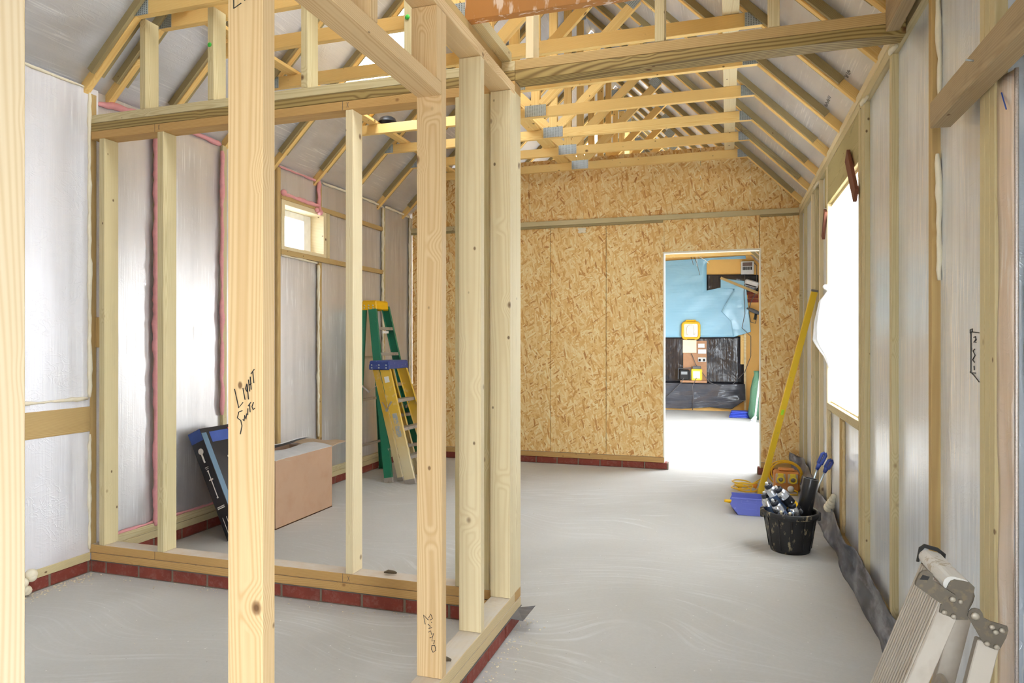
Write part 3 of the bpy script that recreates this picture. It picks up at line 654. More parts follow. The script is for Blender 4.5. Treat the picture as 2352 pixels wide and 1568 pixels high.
# end partition
EX0, EX1 = -0.975, -0.885
ep = thing('stud_partition', 'pale stud partition with a door gap running towards the camera', 'stud partition', (-0.93, 1.8, 0.066), 'partitions')
bx('sole_plate', EX0, EX1, 2.0, Y0 - .001, 0.109, 0.151, PALED, ep); bx('sole_plate', EX0, EX1, 1.96, Y1, 0.067, 0.1065, PALED, ep)
for y, m in ((2.049, PALE), (2.419, WHITEW), (2.782, WHITEW)): bx('stud', EX0, EX1, y, y + 0.036, 0.152, 2.329, m, ep)
bx('stud', EX0, EX1 + .0005, 2.818, 2.849, 0.152, 2.329, WHITEW, ep)
fp = bx('stud', -0.969, -0.885, 1.150, 1.190, 0.0, 2.329, PALE, ep); fp2 = bx('stud', -0.969, -0.885, 0.628, 0.668, 0.0, 2.329, wood('cream_softwood', lin(222, 204, 172), lin(196, 166, 122), contrast=0.6, knots=0.5, dirt=0.05, ringf=1200), ep)
bx('top_plate', EX0, EX1, 0.45, Y0 - .001, 2.330, 2.372, PALE, ep)
bx('top_plate', EX0 - 0.02, -0.945, 0.45, Y0 - .001, 2.373, 2.479, TANW, ep)
bx('door_header', EX0 + .004, EX1, 1.191, 2.048, 2.052, 2.094, PALE, ep)
bx('cripple_stud', EX0, EX1, 2.008, 2.048, 2.095, 2.329, PALE, ep); bx('cripple_stud', EX0, EX1, 1.583, 1.622, 2.095, 2.329, PALE, ep)
box('damp_strip', -0.98, EX1 + .004, 1.9, Y1 + .004, 0.0655, 0.0675, dg, ep)
box('end_block', EX0, EX1, 1.80, 1.998, 0.109, 0.150, wood('end_grain_block', lin(206, 164, 118), lin(166, 118, 76), contrast=.6, ringf=700, knots=.1), ep)
# writing on the posts
T = 0.095
strokes('handwriting', [
    [(0, 0), (.004, -.055), (.022, -.048)], [(.030, -.012), (.031, -.045)],
    [(.046, -.008), (.038, -.018), (.042, -.028), (.047, -.010), (.043, -.05)], [(.054, .0), (.052, -.032)], [(.062, .004), (.058, -.03)], [(.052, -.016), (.062, -.014)], [(.066, .010), (.080, .016)], [(.074, .014), (.071, -.018)]],
    (-0.951, 1.1494, 1.155), (.62, 0, .36), (-.14, 0, .72), .0010, INK, fp)
strokes('handwriting', [
    [(.026, -.002), (.012, .0), (.004, -.014), (.016, -.026), (.018, -.042), (.008, -.062)], [(.024, -.026), (.028, -.032), (.033, -.018), (.036, -.030), (.041, -.016)], [(.048, -.004), (.045, -.022)],
    [(.050, .002), (.062, .008)], [(.056, .006), (.055, -.018)], [(.072, .004), (.064, -.006), (.067, -.016), (.074, -.014)]],
    (-0.948, 1.1494, 1.105), (.60, 0, .30), (-.10, 0, .70), .0010, INK, fp)
strokes('handwriting', [[(.0, .04), (.0, .0), (.018, .008)], [(.0, .02), (.014, .024)], [(.0, .038), (.02, .046)], [(.026, .012), (.040, .040)], [(.028, .036), (.042, .012)], [(.05, .03), (.05, .06)]], (-0.953, 1.1494, 1.925), (1, 0, 0), (0, 0, 1), .0011, INK, fp)
kg = [c for c in ep.children if abs(c.matrix_world.translation.y - 2.067) < .002 and c.name.startswith('stud')]
strokes('handwriting', [[(.0, .09), (-.006, .12), (.012, .105)], [(.012, .112), (.020, .126), (.026, .112), (.018, .106)], [(.022, .10), (.023, .098)],
    [(.010, .092), (.018, .086), (.012, .078), (.024, .082)], [(.012, .066), (.020, .072), (.022, .060), (.030, .064), (.026, .052)], [(.016, .048), (.026, .052), (.024, .038), (.034, .042), (.03, .03)],
    [(.024, .024), (.034, .026), (.038, .010), (.028, .002), (.022, .012), (.024, .024)]], (-0.944, 2.0484, .235), (1, 0, 0), (0, 0, 1), .0011, INK, kg[0] if kg else ep)
# timbers lying over the end of the corridor
o = board('knotty_timber', (-0.95, 2.486, 2.5025), (-0.95, 2.87, 2.5025), 0.088, 0.043, GREENW); tag(o, 'short green tinged timber lying over the corner of the two partitions', 'timber')
PAINT = dirt_or_glint('paint_splashed_timber', lin(196, 136, 72), lin(240, 222, 206), 0.7, 0, 0.85, 5.0, .56, .62, (4, 9, 1))
o = board('splashed_beam', (-0.96, 2.4645, 2.60), (0.55, 2.4645, 2.60), 0.043, 0.235, PAINT); tag(o, 'orange brown beam with white paint splashes at the top of the picture', 'beam')
o = board('rough_timber', (0.587, 1.3, 2.4825), (0.587, 2.848, 2.4825), 0.048, 0.155, GREYW, None, (0, 0, 1), .003); tag(o, 'rough weathered timber end above the right end of the corridor header', 'timber')
bm = bmesh.new(); V = [bm.verts.new(v) for v in ((-.89, 2.90, .068), (-.885, 2.78, .068), (-.83, 2.79, .060), (-.815, 2.93, .075))]; bm.faces.new(V)
o = mk('membrane_tab', bm, DPC); md = o.modifiers.new('t', 'SOLIDIFY'); md.thickness = .002; tag(o, 'grey membrane tab sticking out under the partition corner', 'membrane')

# ------------------------------------------------------------------ roof trusses
NPL = None
def nail_plate(w, h, t=0.0022):
    bm = bmesh.new(); add_box(bm, -w / 2, w / 2, -t / 2, t / 2, -h / 2, h / 2)
    nx, nzz = int(w / .013), int(h / .009)
    for i in range(nx):
        for j in range(nzz):
            cx, cz = -w / 2 + (i + .5) * w / nx, -h / 2 + (j + .5) * h / nzz
            add_box(bm, cx - .0025, cx + .0025, -t / 2 - .0015, -t / 2, cz - .0030, cz + .0015, mi=1)
    return bm
DKG = flat('plate_slot', lin(120, 128, 130), 0.4, 0.6)
def make_truss():
    t = thing('roof_truss', 'truss', 'roof truss', (0, 0, 0), 'roof trusses'); hy = TT / 2
    D = 0.097; o = D / 2
    bx('tie', -2.99, 0.205, 0, TT, 2.95, 3.026, AMBER, t)
    d = n45
    # rafters, from beyond the wall plate to the ridge
    for sgn, xe in ((1, 0.80), (-1, -3.47)):
        f = r_under if sgn > 0 else l_under
        nrm = Vector((sgn * d, 0, d))
        p0 = Vector((xe, hy, f(xe))) + nrm * o; p1 = Vector((AP, hy, f(AP))) + nrm * o
        board('rafter', p0, p1, TT, D, AMBER, t, tuple(nrm))
        xs = 0.545 if sgn > 0 else -3.22
        for s in (-1, 1):
            q0 = Vector((xs, hy + s * (TT / 2 + .011), f(xs))) + nrm * .026; q1 = Vector((AP + sgn * .06, hy + s * (TT / 2 + .011), f(AP + sgn * .06))) + nrm * .026
            board('batten', q0, q1, .0215, .040, BATTEN, t, tuple(nrm), .001)
    bx('king_post', AP - .034, AP + .034, 0, TT, 3.027, 4.44, AMBER, t)
    for s in (-1, 1): board('web', (AP + s * .045, hy, 3.04), (AP + s * .765, hy, 3.73), TT, .070, AMBER, t, (0, 0, 1))
    return t
def plates_on(t, front=True):
    for x, z, w, h in ((AP, 2.998, .165, .085), (0.155, 2.988, .13, .074), (-2.93, 2.988, .13, .074), (AP + .735, 3.73, .10, .10), (AP - .735, 3.73, .10, .10), (AP, 4.47, .12, .10)):
        M = Matrix.Translation((x, -.0013, z))
        if abs(abs(x - AP) - .735) < .01: M = M @ Matrix.Rotation(math.radians(45 if x > AP else -45), 4, 'Y')
        mk('nail_plate', nail_plate(w, h), [GALV, DKG], t, M)
proto = make_truss(); plates_on(proto)
tl = {1.16: 'roof truss above and nearer than the splashed beam, mostly out of the picture', 1.72: 'roof truss one bay nearer than the splashed beam', 2.26: 'roof truss just nearer than the splashed beam',
      2.81: 'roof truss directly above the lobby partition, near one of a close pair', 2.965: 'roof truss directly behind the lobby partition, far one of a close pair',
      3.36: 'roof truss in the first bay beyond the corridor header', 3.89: 'roof truss whose tie crosses just above the corridor header', 4.43: 'roof truss on the near side of the roof window',
      4.98: 'roof truss with the sunlit white tie on the far side of the roof window', 5.53: 'roof truss third in front of the board wall top', 6.07: 'roof truss second in front of the board wall top', 6.62: 'roof truss nearest to the strand board wall, on its near side'}
words_ = ['first', 'second', 'third', 'fourth', 'fifth', 'sixth', 'seventh', 'eighth', 'ninth', 'tenth']
far = [y for y in TY if y > 6.8]
for i, y in enumerate(TY):
    t = proto if i == 0 else copy_tree(proto)
    t.location = (0, y, 0)
    t['label'] = tl.get(y) or '%s roof truss beyond the strand board wall' % words_[far.index(y)]
# roof window gap leaves the truss uprights; boards laid on the ties
for x0, x1, m, lab in ((-0.026, 0.062, WHITEW, 'flat pale board laid along the ties above the corridor'), (-1.61, -1.50, AMBER, 'flat bracing board laid along the ties beside the king posts'), (-2.80, -2.72, AMBER, 'flat bracing board laid along the tie ends over the left room')):
    o = bx('bracing_board', x0, x1, 2.90, 6.78, 3.0275, 3.050, m); tag(o, lab, 'board', 'bracing boards')
bm = bmesh.new(); add_lathe(bm, [(0, .045), (.035, .042), (.062, .027), (.075, 0), (.078, -.003), (.072, -.003), (.058, .023), (.03, .037), (0, .04)], 28)
o = mk('plastic_dome', bm, flat('black_plastic', (0.012, 0.013, 0.015, 1), 0.3), None, Matrix.Translation((-2.66, 5.04, 3.055)), True); tag(o, 'black plastic dome lying on the bracing board by the lone stud', 'plastic dome')
# figures written on the roof foil
for O, L in (((0.575, 3.76, 0), [[(.0, .10), (.0, .085), (.02, .082), (.02, .070), (.0, .066)], [(.0, .055), (.0, .04), (.02, .038), (.022, .024), (.0, .02)], [(0, .010), (.018, .004)], [(.01, .016), (.012, -.01)]]),
             ((0.545, 4.24, 0), [[(.02, .14), (.0, .135), (.01, .122), (.022, .118), (.006, .108)], [(.02, .095), (.0, .09), (.01, .078), (.022, .072), (.006, .062)], [(.02, .05), (.0, .046), (.012, .034), (.022, .028), (.004, .018)], [(.016, .0), (.0, .004), (.002, -.02), (.02, -.016)]])):
    x, y, _ = O; z = r_under(x) + .046 / n45
    strokes('handwriting', L, (x, y, z - .002), (-d45, 0, d45) if False else (0.7071, 0, -0.7071), (0, 1, 0), .0013, PENCIL, bpy.data.objects['ceiling_right'], -0.001)

# ------------------------------------------------------------------ back wall rail and sole
bw = thing('wall_rail', 'green tinged timber rail across the strand board wall', 'rail', (-1.3, YB, 2.42))
bx('rail_board', XL, 0.632, YB - 0.040, YB - .0005, 2.440, 2.487, GREENW, bw)
bx('ledger_strip', XL, -0.600, YB - 0.030, YB - .0005, 2.418, 2.4395, BATTEN, bw); bx('ledger_strip', 0.295, 0.632, YB - 0.030, YB - .0005, 2.422, 2.4395, BATTEN, bw)
o = bx('wall_sole', XL, -0.589, YB - 0.004, YB + .10, 0.068, 0.119, TANW2); tag(o, 'timber sole under the strand board left of the doorway', 'sole plate', 'sole plates')
o = bx('wall_sole', 0.303, 0.655, YB - 0.004, YB + .10, 0.068, 0.119, TANW2); tag(o, 'timber sole under the strand board behind the yellow level', 'sole plate', 'sole plates')
o = prism('wood_scrap', [(-1.44, 2.405), (-1.365, 2.405), (-1.36, 2.385), (-1.37, 2.375), (-1.36, 2.36), (-1.378, 2.352), (-1.40, 2.358), (-1.425, 2.35), (-1.446, 2.36), (-1.436, 2.378), (-1.446, 2.39)], YB - .02, YB - .001, CREAM); tag(o, 'small cream scrap stuck under the rail on the board wall', 'scrap')

# ------------------------------------------------------------------ step ladders
GREEN = dirt_or_glint('green_fibreglass', lin(32, 122, 90), lin(120, 160, 140), 0.42, 0, 0.4, 30, .66, .74)
DGREEN = flat('dark_green_fibreglass', lin(24, 84, 62), 0.45)
YEL = dirt_or_glint('yellow_fibreglass', lin(234, 192, 70), lin(230, 216, 180), 0.45, 0, 0.5, 14, .58, .70)
def fade(m):
    # sun bleached lower rails : the colour turns cream towards the foot
    nt = m.node_tree; b = nt.nodes['Principled BSDF']; src = b.inputs['Base Color'].links[0].from_socket
    sx = nt.nodes.new('ShaderNodeSeparateXYZ'); tc = nt.nodes.new('ShaderNodeTexCoord'); nt.links.new(tc.outputs['Object'], sx.inputs[0])
    mr = nt.nodes.new('ShaderNodeMapRange'); mr.inputs['From Min'].default_value = .12; mr.inputs['From Max'].default_value = -.34; nt.links.new(sx.outputs[0], mr.inputs['Value'])
    mx = nt.nodes.new('ShaderNodeMix'); mx.data_type = 'RGBA'; nt.links.new(mr.outputs[0], mx.inputs[0]); nt.links.new(src, mx.inputs[6]); mx.inputs[7].default_value = lin(232, 218, 178); nt.links.new(mx.outputs[2], b.inputs['Base Color'])
fade(YEL)
CAPY = flat('yellow_cap', lin(246, 190, 20), 0.45); CAPB = dirt_or_glint('blue_cap', lin(56, 74, 142), lin(186, 190, 204), 0.5, 0, .7, 28, .62, .68)
ALU = dirt_or_glint('aluminium', lin(186, 180, 172), lin(126, 114, 100), 0.42, 0.55, .5, 14, .56, .70)
RUBBER = flat('black_rubber', (0.02, 0.02, 0.02, 1), 0.7)
def channel(name, p0, p1, depth, fl, th, mat, parent, zdir):
    p0, p1 = Vector(p0), Vector(p1); d = p1 - p0; L = d.length; x = d.normalized(); z = Vector(zdir); z = (z - x * z.dot(x)).normalized(); y = z.cross(x)
    bm = bmesh.new(); add_box(bm, -L / 2, L / 2, -depth / 2, depth / 2, 0, th, .001)
    for s in (-1, 1): add_box(bm, -L / 2, L / 2, s * depth / 2 - (th if s > 0 else 0), s * depth / 2 + (th if s < 0 else 0), th, fl, .001)
    M = Matrix((x, y, z)).transposed().to_4x4(); M.translation = (p0 + p1) / 2
    return mk(name, bm, mat, parent, M)
def stepladder(label, F, R, steps, cap, mat, capmat, base, spread, fd=.078, rd=.05, fl=.026):
    t = thing('step_ladder', label, 'ladder', base, 'step ladders')
    for (a, b), s in zip(F, (1, -1)):
        c = channel('front_rail', a, b, fd, fl, .004, mat, t, (0, s, 0))
        a_, b_ = Vector(a), Vector(b); e = a_ + (b_ - a_).normalized() * .045
        f = channel('foot', a_ - Vector((0, s * .003, 0)) + Vector((0, 0, .001)), e - Vector((0, s * .003, 0)), fd + .006, fl + .01, .003, ALU, c, (0, s, 0))
    for (a, b), s in zip(R, (1, -1)):
        c = channel('rear_rail', a, b, rd, fl, .004, mat, t, (0, s, 0))
        a_, b_ = Vector(a), Vector(b); e = a_ + (b_ - a_).normalized() * .035
        channel('foot', a_ - Vector((0, s * .003, 0)) + Vector((0, 0, .001)), e - Vector((0, s * .003, 0)), rd + .006, fl + .01, .003, ALU, c, (0, s, 0))
    for k in steps:
        a = Vector(F[0][0]).lerp(Vector(F[0][1]), k); b = Vector(F[1][0]).lerp(Vector(F[1][1]), k)
        board('step', a + Vector((0, .006, 0)), b - Vector((0, .006, 0)), .072, .028, ALU, t)
    for k in (.18, .45, .7):
        a = Vector(R[0][0]).lerp(Vector(R[0][1]), k); b = Vector(R[1][0]).lerp(Vector(R[1][1]), k)
        board('rear_brace', a + Vector((0, .006, 0)), b - Vector((0, .006, 0)), .022, .022, ALU, t)
    for i in (0, 1):
        a = Vector(F[i][0]).lerp(Vector(F[i][1]), spread); b = Vector(R[i][0]).lerp(Vector(R[i][1]), spread); m = (a + b) / 2 - Vector((0, 0, .075)); off = Vector((0, (-.008, .008)[i], 0))
        bm = bmesh.new(); add_tube(bm, [a + off, m + off, b + off], .009, 6, flat_=.35); add_lathe(bm, [(0, 0), (.012, 0), (.012, .006), (0, .006)], 10, aim(m + off, off)); mk('spreader', bm, ALU, t)
    x0, x1, y0, y1, z0, z1, tilt = cap
    bm = bmesh.new(); add_box(bm, x0, x1, y0, y1, z0, z1, .012)
    add_box(bm, x1 - .02, x1 + .004, y0 + .005, y1 - .005, z0 - .022, z0 + .02, .006); add_box(bm, x0, x1, y0 - .003, y0 + .012, z0 - .03, z0 + .02, .006); add_box(bm, x0, x1, y1 - .012, y1 + .003, z0 - .03, z0 + .02, .006)
    c = mk('top_cap', bm, capmat, t)
    for xx in (x0 + .03, x1 - .03, (x0 + x1) / 2):
        for zz in (z0 - .012, z0 + .012): lathe('rivet', [(0, 0), (.007, 0), (.007, .004), (0, .005)], GALV, c, aim((xx, y0 - .003, zz), (0, -1, 0)), 8)
    return t
gl = stepladder('tall green step ladder with a yellow top cap leaning near the left wall', (((-2.87, 5.45, 0), (-3.13, 5.62, 1.58)), ((-2.76, 5.93, 0), (-3.11, 5.86, 1.58))),
    (((-3.25, 5.53, 0.0), (-3.22, 5.63, 1.58)), ((-3.25, 6.05, 0.0), (-3.22, 5.85, 1.58))), (.18, .36, .54, .72, .87), (-3.235, -3.085, 5.62, 5.86, 1.575, 1.635, 0), GREEN, CAPY, (-3.0, 5.7, 0), .55)
box('white_label', -3.055, -3.045, 5.68, 5.79, 1.33, 1.352, flat('white_label', lin(236, 236, 232), .5), gl)
yl = stepladder('short worn yellow step ladder with a paint stained blue top', (((-2.655, 5.45, 0), (-2.87, 5.37, 1.04)), ((-2.63, 5.92, 0), (-2.87, 5.71, 1.04))),
    (((-2.80, 5.55, 0), (-2.97, 5.39, 1.02)), ((-2.79, 5.90, 0), (-2.97, 5.69, 1.02))), (.22, .46, .70), (-3.01, -2.81, 5.355, 5.725, 1.035, 1.085, 0), YEL, CAPB, (-2.8, 5.6, 0), .70, .095, .05)
def on_rail(k, h, z0_, name, mat):
    a = Vector((-2.655, 5.45, 0)).lerp(Vector((-2.87, 5.37, 1.04)), k); b = Vector((-2.655, 5.45, 0)).lerp(Vector((-2.87, 5.37, 1.04)), k + h)
    board(name, a + Vector((0, -.0025, 0)), b + Vector((0, -.0025, 0)), .045, .002, mat, yl, (0, 1, 0))
on_rail(.40, .20, 0, 'worn_sticker', dirt_or_glint('worn_sticker', lin(176, 182, 186), lin(226, 196, 110), .5, 0, .9, 40, .5, .6)); on_rail(.86, .05, 0, 'paper_label', flat('white_label', lin(236, 236, 232), .5))

# ------------------------------------------------------------------ boxes
CARD = dirt_or_glint('brown_cardboard', lin(188, 152, 122), lin(168, 124, 92), 0.8, 0, .35, 8, .5, .8); CARDIN = flat('cardboard_inside', lin(186, 162, 134), .85); CARDG = flat('grey_cardboard_face', lin(198, 196, 194), .8)
t = thing('cardboard_box', 'open brown cardboard box with raised flaps on the floor by the left wall', 'box', (-3.05, 4.19, 0))
x0, x1, y0, y1, h = -3.24, -2.86, 3.85, 4.53, .46; w = .006
bm = bmesh.new(); add_box(bm, x0, x1, y0, y1, .001, .008); add_box(bm, x1 - w, x1, y0, y1, .001, h, .001); add_box(bm, x0, x0 + w, y0, y1, .001, h, .001); add_box(bm, x0 + w, x1 - w, y0, y0 + w, .001, h, .001); add_box(bm, x0 + w, x1 - w, y1 - w, y1, .001, h, .001)
mk('carton', bm, CARD, t)
def flap(name, a, b, d, mat, curl=.0, n=8):
    a, b, d = Vector(a), Vector(b), Vector(d)
    def f(u, v): return a.lerp(b, u) + d * v + Vector((0, 0, curl * v * v + .012 * nz(u * 3, v * 2, a.x)))
    o = grid_sheet(name, f, 10, n, mat, t, .005, False); return o
flap('flap', (x0, y0, h), (x0, y1, h), (.19, .0, .085), CARDG, -.02); flap('flap', (x1, y0, h), (x1, y1, h), (-.165, .0, .045), CARDG, -.02)
flap('flap', (x0, y1, h), (x1, y1, h), (0, .20, .03), CARDIN, -.02); flap('flap', (x0, y0, h), (x1, y0, h), (0, .17, .012), CARDIN, -.04)

BLK = flat('black_printed_card', (0.012, 0.014, 0.020, 1), .3); BLUEP = flat('blue_print', lin(54, 84, 160), .4, var=.3, scale=12); STEELP = flat('steel_blue_print', lin(96, 126, 148), .4, var=.25, scale=4); WHT = flat('white_print', lin(224, 222, 216), .5); REDP = flat('red_print', lin(214, 60, 60), .5)
t = thing('shower_box', 'slim black printed box tilted against the left wall behind the partition', 'box', (-3.0, 3.7, 0))
ang = math.atan2(.305, .654); Lb, Th, Dp = .722, .100, .30
Mb = Matrix.Translation((-2.985, 3.54, 0.002)) @ Matrix.Rotation(-ang, 4, 'Y')
bm = bmesh.new(); add_box(bm, 0, Th, 0, Dp, 0, Lb, .002); mk('carton', bm, BLK, t, Mb)
bm = bmesh.new(); add_box(bm, .001, Th - .001, -.0008, .0, Lb - .075, Lb - .002); add_box(bm, Th, Th + .0008, .07, .24, Lb - .10, Lb - .03); mk('blue_panel', bm, BLUEP, t, Mb)
bm = bmesh.new(); add_box(bm, Th, Th + .0008, .003, .045, .03, Lb - .03); add_box(bm, Th, Th + .0006, .05, .29, .03, .20); mk('steel_panel', bm, STEELP, t, Mb)
box('red_patch', Th, Th + .0009, .245, .295, Lb - .07, Lb - .02, REDP, t, 0, Mb)
bm = bmesh.new()
add_lathe(bm, [(0, 0), (.020, 0), (.020, .0012), (0, .0012)], 20, aim((.05, -.0004, .585), (0, -1, 0)))
def bar(a, b, r): add_tube(bm, [(a[0], -.0008, a[1]), (b[0], -.0008, b[1])], r, 6)
bar((.05, .575), (.05, .51), .006); bar((.037, .478), (.063, .478), .0016); bar((.04, .468), (.06, .468), .0016); bar((.05, .455), (.05, .275), .003); bar((.035, .395), (.065, .395), .004); bar((.045, .453), (.055, .453), .005); bar((.045, .275), (.055, .275), .005)
bar((.02, .215), (.075, .215), .003); bar((.02, .205), (.075, .205), .003); bar((.03, .145), (.03, .02), .0016); bar((.06, .145), (.06, .02), .0016)
add_tube(bm, [(.03, -.0008, .02), (.036, -.0008, .008), (.045, -.0008, .004), (.054, -.0008, .008), (.06, -.0008, .02)], .0016, 6)
add_tube(bm, [(Th + .001, .16, .50), (Th + .001, .16, .14)], .005, 6); add_tube(bm, [(Th + .001, .14, .345), (Th + .001, .22, .36), (Th + .001, .24, .42), (Th + .001, .21, .45)], .007, 6); add_tube(bm, [(Th + .001, .15, .51), (Th + .001, .175, .505)], .007, 6)
mk('fitting_print', bm, WHT, t, Mb)

# ------------------------------------------------------------------ level, bin, lead
LY = dirt_or_glint('level_yellow', lin(244, 204, 52), lin(196, 168, 92), .4, .1, .5, 30, .64, .70)
p0, p1 = Vector((.250, 5.885, .004)), Vector((.622, 5.545, 1.628)); t = thing('spirit_level', 'long yellow spirit level leaning from the floor to the right wall', 'level', p0)
b_ = board('bar', p0, p1, .046, .020, LY, t, (0.25, -1, 0), .002)
d_ = (p1 - p0).normalized(); mid = p0.lerp(p1, .43)
nrm = Vector((0.25, -1, 0)); nrm = (nrm - d_ * nrm.dot(d_)).normalized()
board('vial', mid + nrm * .0105 - d_ * .022, mid + nrm * .0105 + d_ * .022, .020, .004, flat('green_vial', lin(172, 226, 60), .2), t, tuple(nrm))
board('end_cap', p1 - d_ * .004, p1 + d_ * .012, .048, .022, flat('grey_cap', lin(120, 116, 112), .6), t, tuple(nrm))
BINB = dirt_or_glint('blue_bin_plastic', lin(104, 116, 206), lin(176, 184, 224), .45, 0, .5, 16, .62, .72)
t = thing('parts_bin', 'open blue plastic parts bin on the floor beside the bucket', 'bin', (.13, 5.28, 0))
bm = bmesh.new(); X0, X1, Ya, Yb, H = .02, .245, 5.19, 5.37, .125; w = .004
prof = [(X0 + .045, .002), (X1, .002), (X1, H), (X0 + .0, H), (X0 - .005, H * .45)]
prof = [(X0 + .05, .002), (X1 - .004, .002), (X1 + .006, H), (X0 + .012, H), (X0 + .012, H - .02), (X0, H * .62), (X0 + .012, H * .42)]
add_prism(bm, prof, Ya, Ya + w); add_prism(bm, prof, Yb - w, Yb)
add_box(bm, X0 + .05, X1 - .004, Ya + w, Yb - w, .002, .006); add_prism(bm, [(X1 - .006, .002), (X1 - .002, .002), (X1 + .006, H), (X1 + .002, H)], Ya, Yb); add_prism(bm, [(X0 + .05, .002), (X0 + .055, .004), (X0 + .017, H * .42), (X0 + .012, H * .42)], Ya, Yb)
for zz in (.045, .085): add_box(bm, X0 + .08, X1 - .045, Ya - .002, Ya, zz, zz + .003)
for xx in (X0 + .08, X1 - .045): add_box(bm, xx, xx + .003, Ya - .002, Ya, .01, H - .015)
mk('tray', bm, BINB, t)
bm = bmesh.new(); add_box(bm, X0 + .01, X1 + .010, Ya - .006, Ya + .002, H - .010, H, .002); add_box(bm, X0 + .01, X1 + .010, Yb - .002, Yb + .006, H - .010, H, .002); add_box(bm, X1, X1 + .012, Ya - .006, Yb + .006, H - .010, H, .002); mk('rim', bm, BINB, t)
o = tube('yellow_plug', [(-.02, 5.24, .088), (.028, 5.245, .084)], [.010, .013], CAPY, None, 12); tag(o, 'yellow plug end poking out of the blue parts bin', 'plug')

ORG = dirt_or_glint('orange_plastic', lin(226, 150, 78), lin(214, 184, 150), .4, 0, .5, 12, .55, .75); YCAB = flat('yellow_cable', lin(240, 194, 40), .45); CLR = flat('dusty_clear_plastic', lin(206, 190, 170), .3)
t = thing('splitter_box', 'orange site power splitter box with two yellow sockets on the floor', 'power splitter', (.475, 6.17, 0))
box('case', .375, .575, 6.12, 6.26, .002, .165, ORG, t, .014); box('top_handle', .41, .54, 6.15, 6.23, .166, .185, ORG, t, .008)
for xx in (.425, .520):
    s = box('socket_plate', xx - .040, xx + .040, 6.108, 6.121, .072, .150, CLR, t, .006)
    bm = bmesh.new(); add_lathe(bm, [(.018, 0), (.030, 0), (.033, .02), (.030, .034), (.020, .034), (.018, .012)], 20, aim((xx, 6.108, .105), (0, -1, 0))); add_box(bm, xx - .022, xx + .022, 6.090, 6.108, .130, .155, .003); mk('socket', bm, flat('socket_yellow', lin(240, 214, 70), .4), s)
    lathe('socket_pins', [(0, 0), (.017, 0), (.017, .006), (0, .008)], flat('grey_pin_face', lin(176, 176, 178), .5), s, aim((xx, 6.107, .105), (0, -1, 0)), 14)
def coil(c, r, turns, h, wob, seed, ax='z', n=28, sq=1.0):
    R = random.Random(seed); P = []
    for i in range(int(turns * n) + 1):
        a = 2 * math.pi * i / n; rr = r * (1 + wob * math.sin(a * .37 + seed) + wob * .5 * math.sin(a * 1.3)); k = i / (turns * n)
        if ax == 'z': P.append((c[0] + rr * math.cos(a), c[1] + rr * sq * math.sin(a), c[2] + h * k + .008 * math.sin(a * .61)))
        else: P.append((c[0] + rr * math.cos(a), c[1] + h * k + .006 * math.sin(a * .7), c[2] + rr * sq * math.sin(a)))
    return P
o = tube('extension_lead', coil((.475, 6.275, .120), .128, 3.0, .03, .10, 3, 'y', 28, .82) , .0058, YCAB); tag(o, 'yellow cable looped upright behind the orange splitter box', 'cable', 'yellow cables')
P = coil((.130, 6.03, .010), .080, 4.0, .075, .30, 5, 'z', 24, 1.3) + [(.20, 6.06, .06), (.27, 6.10, .10), (.33, 6.2, .17), (.37, 6.25, .20)]
o = tube('extension_lead', P, .0058, YCAB); tag(o, 'yellow extension lead coiled on the floor behind the blue parts bin', 'cable', 'yellow cables')
for a, b, m, lab in (((.085, 6.0, .045), (.125, 5.99, .06), YCAB, 'yellow plug resting on the coiled extension lead'), ((.235, 6.02, .05), (.20, 6.03, .062), flat('orange_plug', lin(240, 150, 50), .4), 'orange plug resting on the coil beside the yellow level')):
    o = tube('cable_plug', [a, Vector(a).lerp(Vector(b), .55), b], [.022, .020, .010], m, None, 14); tag(o, lab, 'plug', 'cable plugs')
o = lathe('white_plug', [(0, 0), (.022, 0), (.026, .012), (.024, .03), (.012, .04), (0, .04)], flat('white_plastic', lin(226, 226, 224), .4), None, aim((.50, 6.02, .045), (-.3, -1, .2)), 16); tag(o, 'white plug in front of the orange splitter box', 'plug')
o = tube('white_plug_lead', [(.50, 6.06, .045), (.55, 6.03, .02), (.54, 5.97, .01), (.47, 5.98, .008)], .006, YCAB); o.name = 'yellow_flex'; tag(o, 'short yellow flex on the floor in front of the splitter box', 'cable')

# ------------------------------------------------------------------ bucket with foam cans, pipe and tools
BUCK = dirt_or_glint('black_bucket_plastic', (0.016, 0.016, 0.018, 1), lin(176, 162, 132), .5, 0, .75, 26, .575, .64, (1, 1, .45))
bc = (.36, 4.42)
t = thing('bucket', 'mud splashed black builders bucket full of foam cans', 'bucket', (bc[0], bc[1], 0))
bm = bmesh.new()
add_lathe(bm, [(0, .012), (.092, .012), (.098, .0), (.110, 0), (.116, .02), (.147, .205), (.149, .208), (.156, .208), (.160, .214), (.161, .235), (.157, .240), (.150, .240), (.146, .232), (.112, .03), (0, .025)], 40)
for k in range(12):
    a = 2 * math.pi * k / 12; pts = [(.117 + .030 * v, .02 + .185 * v) for v in (0, 1)]
    add_tube(bm, [(r * math.cos(a), r * math.sin(a), z) for r, z in pts], .004, 6)
mk('pail', bm, BUCK, t, Matrix.Translation((*bc, 0)), True)
for s in (-1, 1): box('handle_lug', bc[0] + s * .157 - .012, bc[0] + s * .157 + .012, bc[1] - .02, bc[1] + .02, .19, .243, BUCK, t, .005)
tube('handle', [(bc[0] + .16 * math.cos(a), bc[1] + .02 + .172 * math.sin(a), .232 + .01 * math.sin(a)) for a in [math.pi * k / 16 for k in range(17)]], .004, GALV, t)
